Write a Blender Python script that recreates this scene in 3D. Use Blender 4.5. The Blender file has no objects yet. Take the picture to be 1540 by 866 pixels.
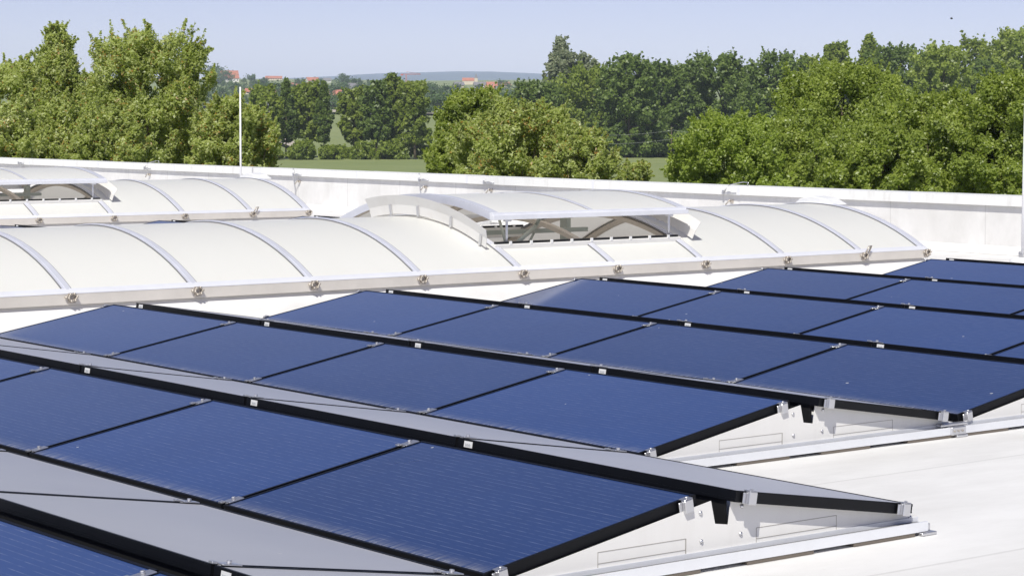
import bpy, bmesh, math, random
import numpy as np
from mathutils import Vector, Matrix

# ------------------------------------------------------------------ camera, sky, sun, exposure
S = bpy.context.scene
COL = S.collection
R = math.radians
CAM = Vector((7.4497, -2.2719, 1.5125))
F, YAW, PIT, ROL = 3353.9, 2.473493, -0.077019, 0.0031752
_fw = Vector((math.cos(PIT) * math.cos(YAW), math.cos(PIT) * math.sin(YAW), math.sin(PIT)))
_ri = Vector((math.sin(YAW), -math.cos(YAW), 0))
_up = _ri.cross(_fw)
_r2 = _ri * math.cos(ROL) + _up * math.sin(ROL)
_u2 = -_ri * math.sin(ROL) + _up * math.cos(ROL)
cam = bpy.data.objects.new('camera', bpy.data.cameras.new('camera'))
COL.objects.link(cam)
cam.matrix_world = Matrix.Translation(CAM) @ Matrix((_r2, _u2, -_fw)).transposed().to_4x4()
cam.data.sensor_width = 36.0
cam.data.lens = 36.0 * F / 1540.0
cam.data.clip_start = 0.1
cam.data.clip_end = 40000.0
S.camera = cam

SUN_EL, SUN_AZ = R(52.0), R(-50.0)            # azimuth counted from +X towards +Y
W = bpy.data.worlds.new('World')
S.world = W
W.use_nodes = True
nt = W.node_tree
bg = nt.nodes['Background']
sky = nt.nodes.new('ShaderNodeTexSky')
sky.sky_type = 'NISHITA'
sky.sun_disc = False
sky.sun_elevation = SUN_EL
sky.sun_rotation = R(90.0) - SUN_AZ
sky.altitude = 1500.0
sky.air_density = 0.6
sky.dust_density = 0.8
sky.ozone_density = 0.0
wb = nt.nodes.new('ShaderNodeMix')            # white balance of the camera
wb.data_type = 'RGBA'
wb.blend_type = 'MULTIPLY'
wb.inputs[0].default_value = 1.0
wb.inputs[7].default_value = (1.13, 0.905, 0.97, 1)
nt.links.new(sky.outputs['Color'], wb.inputs[6])
nt.links.new(wb.outputs[2], bg.inputs['Color'])
bg.inputs['Strength'].default_value = 0.101
sun = bpy.data.objects.new('sun', bpy.data.lights.new('sun', 'SUN'))
COL.objects.link(sun)
sun.data.energy = 4.0
sun.data.angle = R(0.53)
sun.data.color = (1.0, 0.975, 0.90)
_sd = Vector((math.cos(SUN_EL) * math.cos(SUN_AZ), math.cos(SUN_EL) * math.sin(SUN_AZ), math.sin(SUN_EL)))
sun.rotation_euler = _sd.to_track_quat('Z', 'Y').to_euler()
sun.location = (0, 0, 60)
S.view_settings.view_transform = 'Standard'
S.view_settings.look = 'None'
S.view_settings.exposure = 0.19
S.view_settings.gamma = 1.0
S.view_settings.use_curve_mapping = False
S.cycles.max_bounces = 12
S.cycles.diffuse_bounces = 6
S.cycles.transparent_max_bounces = 8
S.cycles.volume_bounces = 1

# ------------------------------------------------------------------ helpers
rnd = random.Random(7)


def ray(u, v):
    return _fw + _r2 * ((u - 770) / F) - _u2 * ((v - 433) / F)


PROF = [(0, -7.0), (430, -7.0), (520, -6.9), (700, -2.6), (900, 1.6), (1300, 8.0), (2000, 22.0),
        (3000, 47.0), (4500, 72.0), (6000, 78.0), (13000, 80.0)]


def ground_z(d):
    for (a, za), (b, zb) in zip(PROF, PROF[1:]):
        if d <= b:
            t = (d - a) / (b - a)
            return za + (zb - za) * t
    return PROF[-1][1]


def at(u, d):
    """point of the terrain at horizontal distance d in the direction of photo column u"""
    r = ray(u, 175)
    h = Vector((r.x, r.y)).normalized()
    return Vector((CAM.x + h.x * d, CAM.y + h.y * d, ground_z(d)))


def z_at(v, d, u=770):
    r = ray(u, v)
    return CAM.z + r.z / math.hypot(r.x, r.y) * d


def ground_at(u, v):
    r = ray(u, v)
    k = r.z / math.hypot(r.x, r.y)
    d = 60.0
    while d < 8000 and CAM.z + k * d > ground_z(d):
        d += 2.0
    return at(u, d), d


def prop(o, label=None, cat=None, group=None, kind=None):
    for k, v in (('label', label), ('category', cat), ('group', group), ('kind', kind)):
        if v:
            o[k] = v
    return o


OFF = {}


def thing(name, loc, label, cat, group=None, rot=0.0):
    o = bpy.data.objects.new(name, None)
    o.empty_display_size = 0.2
    COL.objects.link(o)
    o.location = loc
    o.rotation_euler = (0, 0, rot)
    OFF[o.name] = Vector(loc)
    return prop(o, label, cat, group)


def link(name, me, parent=None):
    o = bpy.data.objects.new(name, me)
    COL.objects.link(o)
    if parent is not None:
        o.parent = parent
    return o


def copy_tree(o, parent=None):
    c = o.copy()
    COL.objects.link(c)
    if parent is not None:
        c.parent = parent
    for ch in o.children:
        copy_tree(ch, c)
    return c


class MB:
    """collects boxes, bars, tubes and sheets, then links them as ONE mesh object"""

    def __init__(self):
        self.v, self.f, self.sm = [], [], []

    def add(self, vs, fs, smooth=False):
        n = len(self.v)
        self.v += [Vector(p) for p in vs]
        for f in fs:
            self.f.append([i + n for i in f])
            self.sm.append(smooth)
        return self

    def box(self, x0, x1, y0, y1, z0, z1, M=None):
        vs = [Vector((x, y, z)) for z in (z0, z1) for y in (y0, y1) for x in (x0, x1)]
        if M is not None:
            vs = [M @ p for p in vs]
        return self.add(vs, [(0, 2, 3, 1), (4, 5, 7, 6), (0, 1, 5, 4), (2, 6, 7, 3), (0, 4, 6, 2), (1, 3, 7, 5)])

    def prism(self, poly, d, M=None):
        """poly: list of 3-D points (convex or not), extruded by vector d"""
        n = len(poly)
        d = Vector(d)
        vs = [Vector(p) for p in poly] + [Vector(p) + d for p in poly]
        if M is not None:
            vs = [M @ p for p in vs]
        fs = [tuple(range(n))[::-1], tuple(range(n, 2 * n))]
        fs += [(i, (i + 1) % n, n + (i + 1) % n, n + i) for i in range(n)]
        return self.add(vs, fs)

    def tube(self, pts, r, n=8, caps=True):
        pts = [Vector(p) for p in pts]
        rs = r if isinstance(r, (list, tuple)) else [r] * len(pts)
        vs, fs = [], []
        prev = None
        for i, p in enumerate(pts):
            d = (pts[min(i + 1, len(pts) - 1)] - pts[max(i - 1, 0)]).normalized()
            a = d.orthogonal().normalized() if prev is None else (prev - d * prev.dot(d)).normalized()
            prev = a
            b = d.cross(a)
            for k in range(n):
                t = 2 * math.pi * k / n
                vs.append(p + (a * math.cos(t) + b * math.sin(t)) * rs[i])
        for i in range(len(pts) - 1):
            for k in range(n):
                fs.append((i * n + k, i * n + (k + 1) % n, (i + 1) * n + (k + 1) % n, (i + 1) * n + k))
        if caps:
            fs.append(tuple(range(n))[::-1])
            fs.append(tuple(range((len(pts) - 1) * n, len(pts) * n)))
        return self.add(vs, fs, True)

    def strip(self, sections, closed=True, caps=True, smooth=False):
        """loft of equal-length sections (lists of points)"""
        n = len(sections[0])
        vs = [p for s in sections for p in s]
        fs = []
        m = n if closed else n - 1
        for i in range(len(sections) - 1):
            for k in range(m):
                fs.append((i * n + k, i * n + (k + 1) % n, (i + 1) * n + (k + 1) % n, (i + 1) * n + k))
        if caps and closed:
            fs.append(tuple(range(n))[::-1])
            fs.append(tuple(range((len(sections) - 1) * n, len(sections) * n)))
        return self.add(vs, fs, smooth)

    def mesh(self, name, mat, off=Vector((0, 0, 0)), bevel=0.0):
        me = bpy.data.meshes.new(name)
        me.from_pydata([tuple(p - off) for p in self.v], [], self.f)
        bm = bmesh.new()
        bm.from_mesh(me)
        bmesh.ops.recalc_face_normals(bm, faces=bm.faces)
        if bevel:
            es = [e for e in bm.edges if len(e.link_faces) == 2 and e.calc_face_angle(0) > 0.6]
            bmesh.ops.bevel(bm, geom=es, offset=bevel, segments=1, affect='EDGES', clamp_overlap=True)
        bm.to_mesh(me)
        bm.free()
        if not bevel:
            me.polygons.foreach_set('use_smooth', self.sm)
        me.materials.append(mat)
        return me

    def build(self, name, mat, parent=None, bevel=0.0):
        off = OFF[parent.name] if parent is not None else Vector((0, 0, 0))
        o = link(name, self.mesh(name, mat, off, bevel), parent)
        OFF[o.name] = off
        return o


# ------------------------------------------------------------------ materials
def new_mat(name):
    m = bpy.data.materials.new(name)
    m.use_nodes = True
    t = m.node_tree
    return m, t, t.nodes['Principled BSDF']


def N(t, kind, **kw):
    n = t.nodes.new(kind)
    for k, v in kw.items():
        if k in n.inputs:
            n.inputs[k].default_value = v
        else:
            setattr(n, k, v)
    return n


def plain(name, col, rough=0.6, metal=0.0, var=0.06, scale=6.0, bump=0.0, spec=0.5):
    m, t, b = new_mat(name)
    tc = N(t, 'ShaderNodeTexCoord')
    nz = N(t, 'ShaderNodeTexNoise', Scale=scale, Detail=6.0, Roughness=0.65)
    t.links.new(tc.outputs['Object'], nz.inputs['Vector'])
    rp = N(t, 'ShaderNodeValToRGB')
    c = np.array(col)
    rp.color_ramp.elements[0].position = 0.3
    rp.color_ramp.elements[1].position = 0.7
    rp.color_ramp.elements[0].color = (*np.clip(c * (1 - var), 0, 1), 1)
    rp.color_ramp.elements[1].color = (*np.clip(c * (1 + var), 0, 1), 1)
    t.links.new(nz.outputs['Fac'], rp.inputs['Fac'])
    t.links.new(rp.outputs['Color'], b.inputs['Base Color'])
    b.inputs['Roughness'].default_value = rough
    b.inputs['Metallic'].default_value = metal
    b.inputs['Specular IOR Level'].default_value = spec
    if bump:
        bp = N(t, 'ShaderNodeBump', Strength=bump, Distance=0.02)
        t.links.new(nz.outputs['Fac'], bp.inputs['Height'])
        t.links.new(bp.outputs['Normal'], b.inputs['Normal'])
    return m


def mathn(t, op, a, b=None, clamp=False):
    n = t.nodes.new('ShaderNodeMath')
    n.operation = op
    n.use_clamp = clamp
    for i, x in enumerate((a, b)):
        if x is None:
            continue
        if isinstance(x, (int, float)):
            n.inputs[i].default_value = x
        else:
            t.links.new(x, n.inputs[i])
    return n.outputs[0]


def mix(t, fac, a, b):
    n = t.nodes.new('ShaderNodeMix')
    n.data_type = 'RGBA'
    for i, x in ((0, fac), (6, a), (7, b)):
        if hasattr(x, 'is_linked'):
            t.links.new(x, n.inputs[i])
        else:
            n.inputs[i].default_value = x
    return n.outputs[2]


def membrane_mat():
    m, t, b = new_mat('white_membrane')
    tc = N(t, 'ShaderNodeTexCoord')
    sp = N(t, 'ShaderNodeSeparateXYZ')
    t.links.new(tc.outputs['Object'], sp.inputs[0])
    # welded sheet laps every 1.5 m, running across the rows
    wob = N(t, 'ShaderNodeTexNoise', Scale=0.8, Detail=2.0)
    t.links.new(tc.outputs['Object'], wob.inputs['Vector'])
    x = mathn(t, 'ADD', sp.outputs['X'], mathn(t, 'MULTIPLY', wob.outputs['Fac'], 0.03))
    fr = mathn(t, 'FRACT', mathn(t, 'DIVIDE', mathn(t, 'ADD', x, 60.35), 1.5))
    seam = mathn(t, 'LESS_THAN', fr, 0.012)
    nz = N(t, 'ShaderNodeTexNoise', Scale=0.9, Detail=8.0, Roughness=0.7)
    mp = N(t, 'ShaderNodeMapping')
    mp.inputs['Scale'].default_value = (1.6, 0.5, 1.0)
    t.links.new(tc.outputs['Object'], mp.inputs['Vector'])
    t.links.new(mp.outputs[0], nz.inputs['Vector'])
    rp = N(t, 'ShaderNodeValToRGB')
    rp.color_ramp.elements[0].position = 0.32
    rp.color_ramp.elements[1].position = 0.62
    rp.color_ramp.elements[0].color = (0.67, 0.66, 0.64, 1)
    rp.color_ramp.elements[1].color = (0.81, 0.80, 0.785, 1)
    t.links.new(nz.outputs['Fac'], rp.inputs['Fac'])
    n2 = N(t, 'ShaderNodeTexNoise', Scale=0.45, Detail=3.0, Roughness=0.5)
    t.links.new(tc.outputs['Object'], n2.inputs['Vector'])
    # tide marks left by dried puddles
    ring = mathn(t, 'SUBTRACT', 1.0, mathn(t, 'MULTIPLY', mathn(t, 'ABSOLUTE', mathn(t, 'SUBTRACT', n2.outputs['Fac'], 0.56)), 60.0), True)
    pud = mathn(t, 'MULTIPLY', mathn(t, 'SUBTRACT', n2.outputs['Fac'], 0.54), 7.0, True)
    c0 = mix(t, mathn(t, 'MULTIPLY', pud, 0.30), rp.outputs['Color'], (0.62, 0.605, 0.575, 1))
    c0 = mix(t, mathn(t, 'MULTIPLY', ring, 0.16), c0, (0.52, 0.50, 0.46, 1))
    n4 = N(t, 'ShaderNodeTexNoise', Scale=22.0, Detail=4.0, Roughness=0.8)
    t.links.new(tc.outputs['Object'], n4.inputs['Vector'])
    spk = mathn(t, 'MULTIPLY', mathn(t, 'SUBTRACT', n4.outputs['Fac'], 0.66), 8.0, True)
    c0 = mix(t, mathn(t, 'MULTIPLY', spk, 0.35), c0, (0.42, 0.40, 0.36, 1))
    c = mix(t, mathn(t, 'MULTIPLY', seam, 0.45), c0, (0.52, 0.51, 0.49, 1))
    t.links.new(c, b.inputs['Base Color'])
    b.inputs['Roughness'].default_value = 0.62
    bp = N(t, 'ShaderNodeBump', Strength=0.12, Distance=0.02)
    t.links.new(nz.outputs['Fac'], bp.inputs['Height'])
    t.links.new(bp.outputs['Normal'], b.inputs['Normal'])
    return m


def glass_mat(name, grey_sheen):
    """dark solar glass: fine pale contact lines along the row, dust along the low edge"""
    m, t, b = new_mat(name)
    tc = N(t, 'ShaderNodeTexCoord')
    oi = N(t, 'ShaderNodeObjectInfo')
    sp = N(t, 'ShaderNodeSeparateXYZ')
    t.links.new(tc.outputs['Object'], sp.inputs[0])
    off = N(t, 'ShaderNodeVectorMath', operation='ADD')
    sc = N(t, 'ShaderNodeCombineXYZ')
    t.links.new(mathn(t, 'MULTIPLY', oi.outputs['Random'], 37.0), sc.inputs[0])
    t.links.new(mathn(t, 'MULTIPLY', oi.outputs['Random'], 91.0), sc.inputs[1])
    t.links.new(tc.outputs['Object'], off.inputs[0])
    t.links.new(sc.outputs[0], off.inputs[1])
    # contact lines every 26 mm, broken into short dashes
    fr = mathn(t, 'FRACT', mathn(t, 'DIVIDE', sp.outputs['Y'], 0.0312))
    line = mathn(t, 'LESS_THAN', fr, 0.11)
    mp = N(t, 'ShaderNodeMapping')
    mp.inputs['Scale'].default_value = (14.0, 34.0, 1.0)
    t.links.new(off.outputs[0], mp.inputs['Vector'])
    dn = N(t, 'ShaderNodeTexNoise', Scale=1.0, Detail=3.0, Roughness=0.6)
    t.links.new(mp.outputs[0], dn.inputs['Vector'])
    dash = mathn(t, 'MULTIPLY', line, mathn(t, 'MULTIPLY', mathn(t, 'SUBTRACT', dn.outputs['Fac'], 0.40), 3.2, True), True)
    # broad tone differences
    bn = N(t, 'ShaderNodeTexNoise', Scale=1.4, Detail=5.0, Roughness=0.6)
    t.links.new(off.outputs[0], bn.inputs['Vector'])
    base = mix(t, bn.outputs['Fac'], (0.013, 0.038, 0.142, 1), (0.021, 0.056, 0.192, 1))
    hv = N(t, 'ShaderNodeHueSaturation')
    t.links.new(base, hv.inputs['Color'])
    t.links.new(mathn(t, 'ADD', mathn(t, 'MULTIPLY', oi.outputs['Random'], 0.30), 0.85), hv.inputs['Value'])
    base = hv.outputs['Color']
    c = mix(t, mathn(t, 'MULTIPLY', dash, 0.5), base, (0.25, 0.29, 0.40, 1))
    # washed dust: thick at the low edge, drawn up the slope in streaks
    mp2 = N(t, 'ShaderNodeMapping')
    mp2.inputs['Scale'].default_value = (46.0, 3.0, 1.0)
    t.links.new(off.outputs[0], mp2.inputs['Vector'])
    sn = N(t, 'ShaderNodeTexNoise', Scale=1.0, Detail=5.0, Roughness=0.7)
    t.links.new(mp2.outputs[0], sn.inputs['Vector'])
    edge = mathn(t, 'SUBTRACT', 1.0, mathn(t, 'DIVIDE', sp.outputs['Y'], 0.11), True)
    edge = mathn(t, 'POWER', edge, 2.0)
    strk = mathn(t, 'MULTIPLY', mathn(t, 'SUBTRACT', sn.outputs['Fac'], 0.36), 3.2, True)
    dust = mathn(t, 'MULTIPLY', edge, strk, True)
    c = mix(t, mathn(t, 'MULTIPLY', dust, 0.8), c, (0.42, 0.41, 0.40, 1))
    # specks
    vo = N(t, 'ShaderNodeTexVoronoi', Scale=5.5)
    t.links.new(off.outputs[0], vo.inputs['Vector'])
    sepc = N(t, 'ShaderNodeSeparateColor')
    t.links.new(vo.outputs['Color'], sepc.inputs[0])
    speck = mathn(t, 'MULTIPLY', mathn(t, 'LESS_THAN', vo.outputs['Distance'], 0.05),
                  mathn(t, 'GREATER_THAN', sepc.outputs[0], 0.86))
    c = mix(t, speck, c, (0.50, 0.50, 0.48, 1))
    if grey_sheen:                                     # rear slopes: grey grazing-angle sheen painted into the base colour
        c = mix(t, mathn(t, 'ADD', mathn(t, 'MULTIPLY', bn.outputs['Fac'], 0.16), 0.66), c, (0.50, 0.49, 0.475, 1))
    t.links.new(c, b.inputs['Base Color'])
    rg = mathn(t, 'ADD', mathn(t, 'MULTIPLY', dust, 0.5), 0.35 if grey_sheen else 0.08)
    t.links.new(rg, b.inputs['Roughness'])
    b.inputs['IOR'].default_value = 1.16 if grey_sheen else 1.5
    b.inputs['Sheen Weight'].default_value = 0.7
    b.inputs['Sheen Roughness'].default_value = 0.22
    b.inputs['Sheen Tint'].default_value = (0.9, 0.9, 0.93, 1)
    bp = N(t, 'ShaderNodeBump', Strength=0.05, Distance=0.002)
    t.links.new(dn.outputs['Fac'], bp.inputs['Height'])
    t.links.new(bp.outputs['Normal'], b.inputs['Normal'])
    return m


def streaked(name, col, dirt, scale, lo, amount, rough):
    """sheet with washed-down dirt streaks"""
    m, t, b = new_mat(name)
    tc = N(t, 'ShaderNodeTexCoord')
    mp = N(t, 'ShaderNodeMapping')
    mp.inputs['Scale'].default_value = scale
    t.links.new(tc.outputs['Object'], mp.inputs['Vector'])
    nz = N(t, 'ShaderNodeTexNoise', Scale=1.0, Detail=7.0, Roughness=0.68)
    t.links.new(mp.outputs[0], nz.inputs['Vector'])
    n2 = N(t, 'ShaderNodeTexNoise', Scale=0.7, Detail=4.0)
    t.links.new(tc.outputs['Object'], n2.inputs['Vector'])
    f = mathn(t, 'MULTIPLY', mathn(t, 'SUBTRACT', nz.outputs['Fac'], lo), 4.0, True)
    f = mathn(t, 'MULTIPLY', f, mathn(t, 'MULTIPLY', mathn(t, 'SUBTRACT', n2.outputs['Fac'], 0.35), 3.0, True))
    c = mix(t, mathn(t, 'MULTIPLY', f, amount), (*col, 1), (*dirt, 1))
    t.links.new(c, b.inputs['Base Color'])
    b.inputs['Roughness'].default_value = rough
    return m


def glazing_mat():
    m, t, b = new_mat('opal_glazing')
    tc = N(t, 'ShaderNodeTexCoord')
    nz = N(t, 'ShaderNodeTexNoise', Scale=1.3, Detail=6.0, Roughness=0.65)
    t.links.new(tc.outputs['Object'], nz.inputs['Vector'])
    c = mix(t, nz.outputs['Fac'], (0.935, 0.94, 0.90, 1), (0.965, 0.97, 0.94, 1))
    mp = N(t, 'ShaderNodeMapping')
    mp.inputs['Scale'].default_value = (0.9, 11.0, 0.9)
    t.links.new(tc.outputs['Object'], mp.inputs['Vector'])
    n3 = N(t, 'ShaderNodeTexNoise', Scale=1.0, Detail=6.0, Roughness=0.7)
    t.links.new(mp.outputs[0], n3.inputs['Vector'])
    sk = mathn(t, 'MULTIPLY', mathn(t, 'SUBTRACT', n3.outputs['Fac'], 0.50), 3.0, True)
    c = mix(t, mathn(t, 'MULTIPLY', sk, 0.16), c, (0.76, 0.75, 0.67, 1))
    t.links.new(c, b.inputs['Base Color'])
    b.inputs['Roughness'].default_value = 0.32
    b.inputs['IOR'].default_value = 1.4
    tr = N(t, 'ShaderNodeBsdfTranslucent')
    tr.inputs['Color'].default_value = (0.90, 0.86, 0.79, 1)
    mx = N(t, 'ShaderNodeMixShader')
    mx.inputs[0].default_value = 0.33
    out = t.nodes['Material Output']
    t.links.new(b.outputs[0], mx.inputs[1])
    t.links.new(tr.outputs[0], mx.inputs[2])
    t.links.new(mx.outputs[0], out.inputs['Surface'])
    return m


def leaf_mat(name, cols, trans=0.35, gloss=0.35):
    """cols: ramp of (position, colour) read from each leaf's own tint"""
    m, t, b = new_mat(name)
    at_ = N(t, 'ShaderNodeAttribute', attribute_name='tint')
    rp = N(t, 'ShaderNodeValToRGB')
    el = rp.color_ramp.elements
    while len(el) < len(cols):
        el.new(0.5)
    for e, (p, c) in zip(el, cols):
        e.position = p
        e.color = (*c, 1)
    t.links.new(at_.outputs['Fac'], rp.inputs['Fac'])
    t.links.new(rp.outputs['Color'], b.inputs['Base Color'])
    b.inputs['Roughness'].default_value = 0.42
    b.inputs['Specular IOR Level'].default_value = gloss
    tr = N(t, 'ShaderNodeBsdfTranslucent')
    br = N(t, 'ShaderNodeHueSaturation')
    br.inputs['Saturation'].default_value = 1.1
    br.inputs['Value'].default_value = 1.9
    t.links.new(rp.outputs['Color'], br.inputs['Color'])
    t.links.new(br.outputs['Color'], tr.inputs['Color'])
    mx = N(t, 'ShaderNodeMixShader')
    mx.inputs[0].default_value = trans
    t.links.new(b.outputs[0], mx.inputs[1])
    t.links.new(tr.outputs[0], mx.inputs[2])
    t.links.new(mx.outputs[0], t.nodes['Material Output'].inputs['Surface'])
    return m


def terrain_mat():
    m, t, b = new_mat('meadow')
    tc = N(t, 'ShaderNodeTexCoord')
    n1 = N(t, 'ShaderNodeTexNoise', Scale=0.012, Detail=6.0, Roughness=0.6)
    n2 = N(t, 'ShaderNodeTexNoise', Scale=0.35, Detail=8.0, Roughness=0.75)
    for n in (n1, n2):
        t.links.new(tc.outputs['Object'], n.inputs['Vector'])
    rp = N(t, 'ShaderNodeValToRGB')
    e = rp.color_ramp.elements
    e[0].position, e[0].color = 0.35, (0.180, 0.235, 0.075, 1)
    e[1].position, e[1].color = 0.65, (0.250, 0.295, 0.110, 1)
    t.links.new(n1.outputs['Fac'], rp.inputs['Fac'])
    r2 = N(t, 'ShaderNodeValToRGB')
    e = r2.color_ramp.elements
    e[0].position, e[0].color = 0.3, (0.13, 0.17, 0.05, 1)
    e[1].position, e[1].color = 0.7, (0.30, 0.31, 0.13, 1)
    t.links.new(n2.outputs['Fac'], r2.inputs['Fac'])
    c = mix(t, 0.4, rp.outputs['Color'], r2.outputs['Color'])
    t.links.new(c, b.inputs['Base Color'])
    b.inputs['Roughness'].default_value = 0.9
    return m


M = {}
M['membrane'] = membrane_mat()
M['coping'] = streaked('coping_sheet', (0.82, 0.82, 0.80), (0.44, 0.42, 0.38), (5.0, 1.0, 1.2), 0.52, 0.55, 0.5)
M['facade'] = plain('facade_sheet', (0.62, 0.63, 0.64), 0.5, 0.0, 0.05, 0.6)
M['dark_inside'] = plain('hall_floor', (0.55, 0.53, 0.50), 0.8)
M['glass'] = glass_mat('solar_glass', False)
M['glass_sheen'] = glass_mat('grey_sheen_solar_glass', True)
M['frame'] = plain('black_anodised_frame', (0.0040, 0.0044, 0.0062), 0.45, 0.0, 0.15, 8.0, spec=0.2)
M['black'] = plain('black_plastic', (0.010, 0.010, 0.011), 0.6, 0.0, 0.1)
M['alu'] = plain('mill_aluminium', (0.64, 0.64, 0.66), 0.33, 0.85, 0.05, 9.0)
M['alu_soft'] = plain('pale_aluminium', (0.82, 0.825, 0.865), 0.42, 0.15, 0.05, 5.0)
M['plate'] = streaked('pale_coated_sheet', (0.77, 0.755, 0.73), (0.60, 0.57, 0.53), (3.0, 7.0, 2.0), 0.50, 0.5, 0.42)
M['rib_cover'] = plain('rib_cover_aluminium', (0.66, 0.67, 0.735), 0.42, 0.2, 0.05, 5.0)
M['rail'] = plain('bright_rail_aluminium', (0.80, 0.81, 0.84), 0.35, 0.3, 0.05, 5.0)
M['plate_line'] = plain('sheet_fold_line', (0.36, 0.34, 0.31), 0.6)
M['white'] = plain('white_plastic', (0.80, 0.80, 0.80), 0.45)
M['print'] = plain('grey_print', (0.30, 0.32, 0.36), 0.7)
M['rubber'] = plain('brown_rubber', (0.16, 0.135, 0.11), 0.85)
M['glazing'] = glazing_mat()
M['eave'] = plain('beige_eave_profile', (0.70, 0.655, 0.60), 0.42, 0.1, 0.08, 2.5)
M['rib_inner'] = plain('beige_rib', (0.60, 0.535, 0.46), 0.5, 0.0, 0.06)
M['dark_gap'] = plain('dark_gap_strip', (0.20, 0.20, 0.21), 0.8)
M['steel'] = plain('weathered_steel', (0.52, 0.47, 0.41), 0.45, 0.6, 0.25, 30)
M['opener'] = plain('greenish_alu', (0.40, 0.43, 0.39), 0.5, 0.3)
M['rod'] = plain('white_rod', (0.82, 0.82, 0.84), 0.4)
M['meadow'] = terrain_mat()
M['gravel'] = plain('pale_gravel', (0.46, 0.40, 0.33), 0.9, 0, 0.15, 0.5)
M['stubble'] = plain('dry_stubble', (0.34, 0.28, 0.15), 0.9, 0, 0.3, 0.8)
M['asphalt'] = plain('grey_asphalt', (0.16, 0.16, 0.165), 0.85, 0, 0.1, 0.2)
M['hill'] = plain('distant_wooded_hill', (0.06, 0.095, 0.14), 0.9, 0, 0.3, 0.004)  # bluish base also carries part of the distance haze
M['bark'] = plain('grey_brown_bark', (0.14, 0.105, 0.075), 0.9, 0, 0.3, 3.0, 0.4)
M['bark_pale'] = plain('yellow_grey_bark', (0.26, 0.21, 0.12), 0.9, 0, 0.25, 3.0, 0.4)
M['roof_red'] = plain('red_roof_tiles', (0.46, 0.17, 0.105), 0.8, 0, 0.2, 0.5)
M['roof_grey'] = plain('grey_roof_tiles', (0.20, 0.19, 0.20), 0.8, 0, 0.15, 0.5)
M['wall_white'] = plain('white_render', (0.76, 0.74, 0.70), 0.8, 0, 0.05, 0.3)
M['wall_cream'] = plain('cream_render', (0.66, 0.57, 0.43), 0.8, 0, 0.05, 0.3)
M['window'] = plain('dark_window', (0.04, 0.045, 0.055), 0.2)
M['wood'] = plain('brown_wood', (0.22, 0.15, 0.10), 0.8, 0, 0.2, 2)
M['car_white'] = plain('white_car_paint', (0.80, 0.80, 0.81), 0.3)
M['red_steel'] = plain('red_steel', (0.55, 0.12, 0.06), 0.6)
M['l_willow'] = leaf_mat('willow_leaves', [(0.0, (0.190, 0.235, 0.055)), (0.35, (0.345, 0.400, 0.110)), (0.60, (0.480, 0.520, 0.205)), (0.88, (0.60, 0.62, 0.37)), (0.93, (0.42, 0.25, 0.065)), (1.0, (0.48, 0.29, 0.08))], 0.48, 0.6)
M['l_bright'] = leaf_mat('fresh_leaves', [(0.0, (0.153, 0.207, 0.032)), (0.5, (0.306, 0.370, 0.076)), (1.0, (0.506, 0.549, 0.181))], 0.46, 0.6)
M['l_lime'] = leaf_mat('lime_leaves', [(0.0, (0.185, 0.248, 0.037)), (0.5, (0.336, 0.412, 0.086)), (1.0, (0.499, 0.549, 0.174))], 0.46, 0.5)
M['l_dark'] = leaf_mat('dark_leaves', [(0.0, (0.076, 0.120, 0.027)), (0.5, (0.158, 0.222, 0.052)), (1.0, (0.271, 0.330, 0.097))], 0.36)
M['l_mid'] = leaf_mat('mid_leaves', [(0.0, (0.118, 0.168, 0.025)), (0.5, (0.241, 0.302, 0.055)), (1.0, (0.388, 0.431, 0.111))], 0.4)
M['l_silver'] = leaf_mat('silver_leaves', [(0.0, (0.133, 0.173, 0.094)), (0.5, (0.249, 0.281, 0.164)), (1.0, (0.398, 0.406, 0.281))])
M['l_far'] = leaf_mat('far_leaves', [(0.0, (0.062, 0.114, 0.037)), (0.5, (0.111, 0.176, 0.059)), (1.0, (0.178, 0.235, 0.084))], 0.25)

# ------------------------------------------------------------------ ground, fields, hills
ROOF_Z = -0.10
GND = -7.0


def terrain():
    ds = [0.0, 30, 80, 150, 250, 340, 430, 475, 520, 580, 640, 700, 800, 900, 1100, 1300, 1650, 2000, 2500, 3000, 3700, 4500, 6000, 7500, 9000, 12800]
    n = 120
    vs = [Vector((CAM.x, CAM.y, GND))]
    fs = []
    r_ = random.Random(3)
    for i, d in enumerate(ds[1:]):
        for k in range(n):
            a = 2 * math.pi * k / n
            wob = 0 if d < 460 else r_.uniform(-1, 1) * d * 0.0006
            vs.append(Vector((CAM.x + math.cos(a) * d, CAM.y + math.sin(a) * d, ground_z(d) + wob)))
    for k in range(n):
        fs.append((0, 1 + k, 1 + (k + 1) % n))
    for i in range(len(ds) - 2):
        for k in range(n):
            a, b = 1 + i * n + k, 1 + i * n + (k + 1) % n
            fs.append((a, a + n, b + n, b))
    mb = MB()
    mb.add(vs, fs, True)
    return prop(mb.build('ground', M['meadow']), kind='structure')


terrain()


def band(name, pix, width_px, mat, lift=0.25):
    """a strip on the terrain following photo pixels (centre line), width in photo pixels of height"""
    a, b = [], []
    for (u, v) in pix:
        p, d = ground_at(u, v - width_px / 2)
        q, d2 = ground_at(u, v + width_px / 2)
        p.z += lift + d * 0.0012
        q.z += lift + d2 * 0.0012
        a.append(p)
        b.append(q)
    mb = MB()
    n = len(a)
    mb.add(a + b, [(i, i + 1, n + i + 1, n + i) for i in range(n - 1)])
    return prop(mb.build(name, mat), kind='structure')


band('gravel_path', [(380, 205), (404, 210), (425, 217), (444, 224), (470, 231)], 9, M['gravel'])
band('country_road', [(300, 162), (420, 161), (500, 160), (600, 161), (700, 163)], 4, M['asphalt'])
band('field_track', [(380, 174), (500, 172), (600, 173), (680, 175)], 3.5, M['gravel'])


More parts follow.
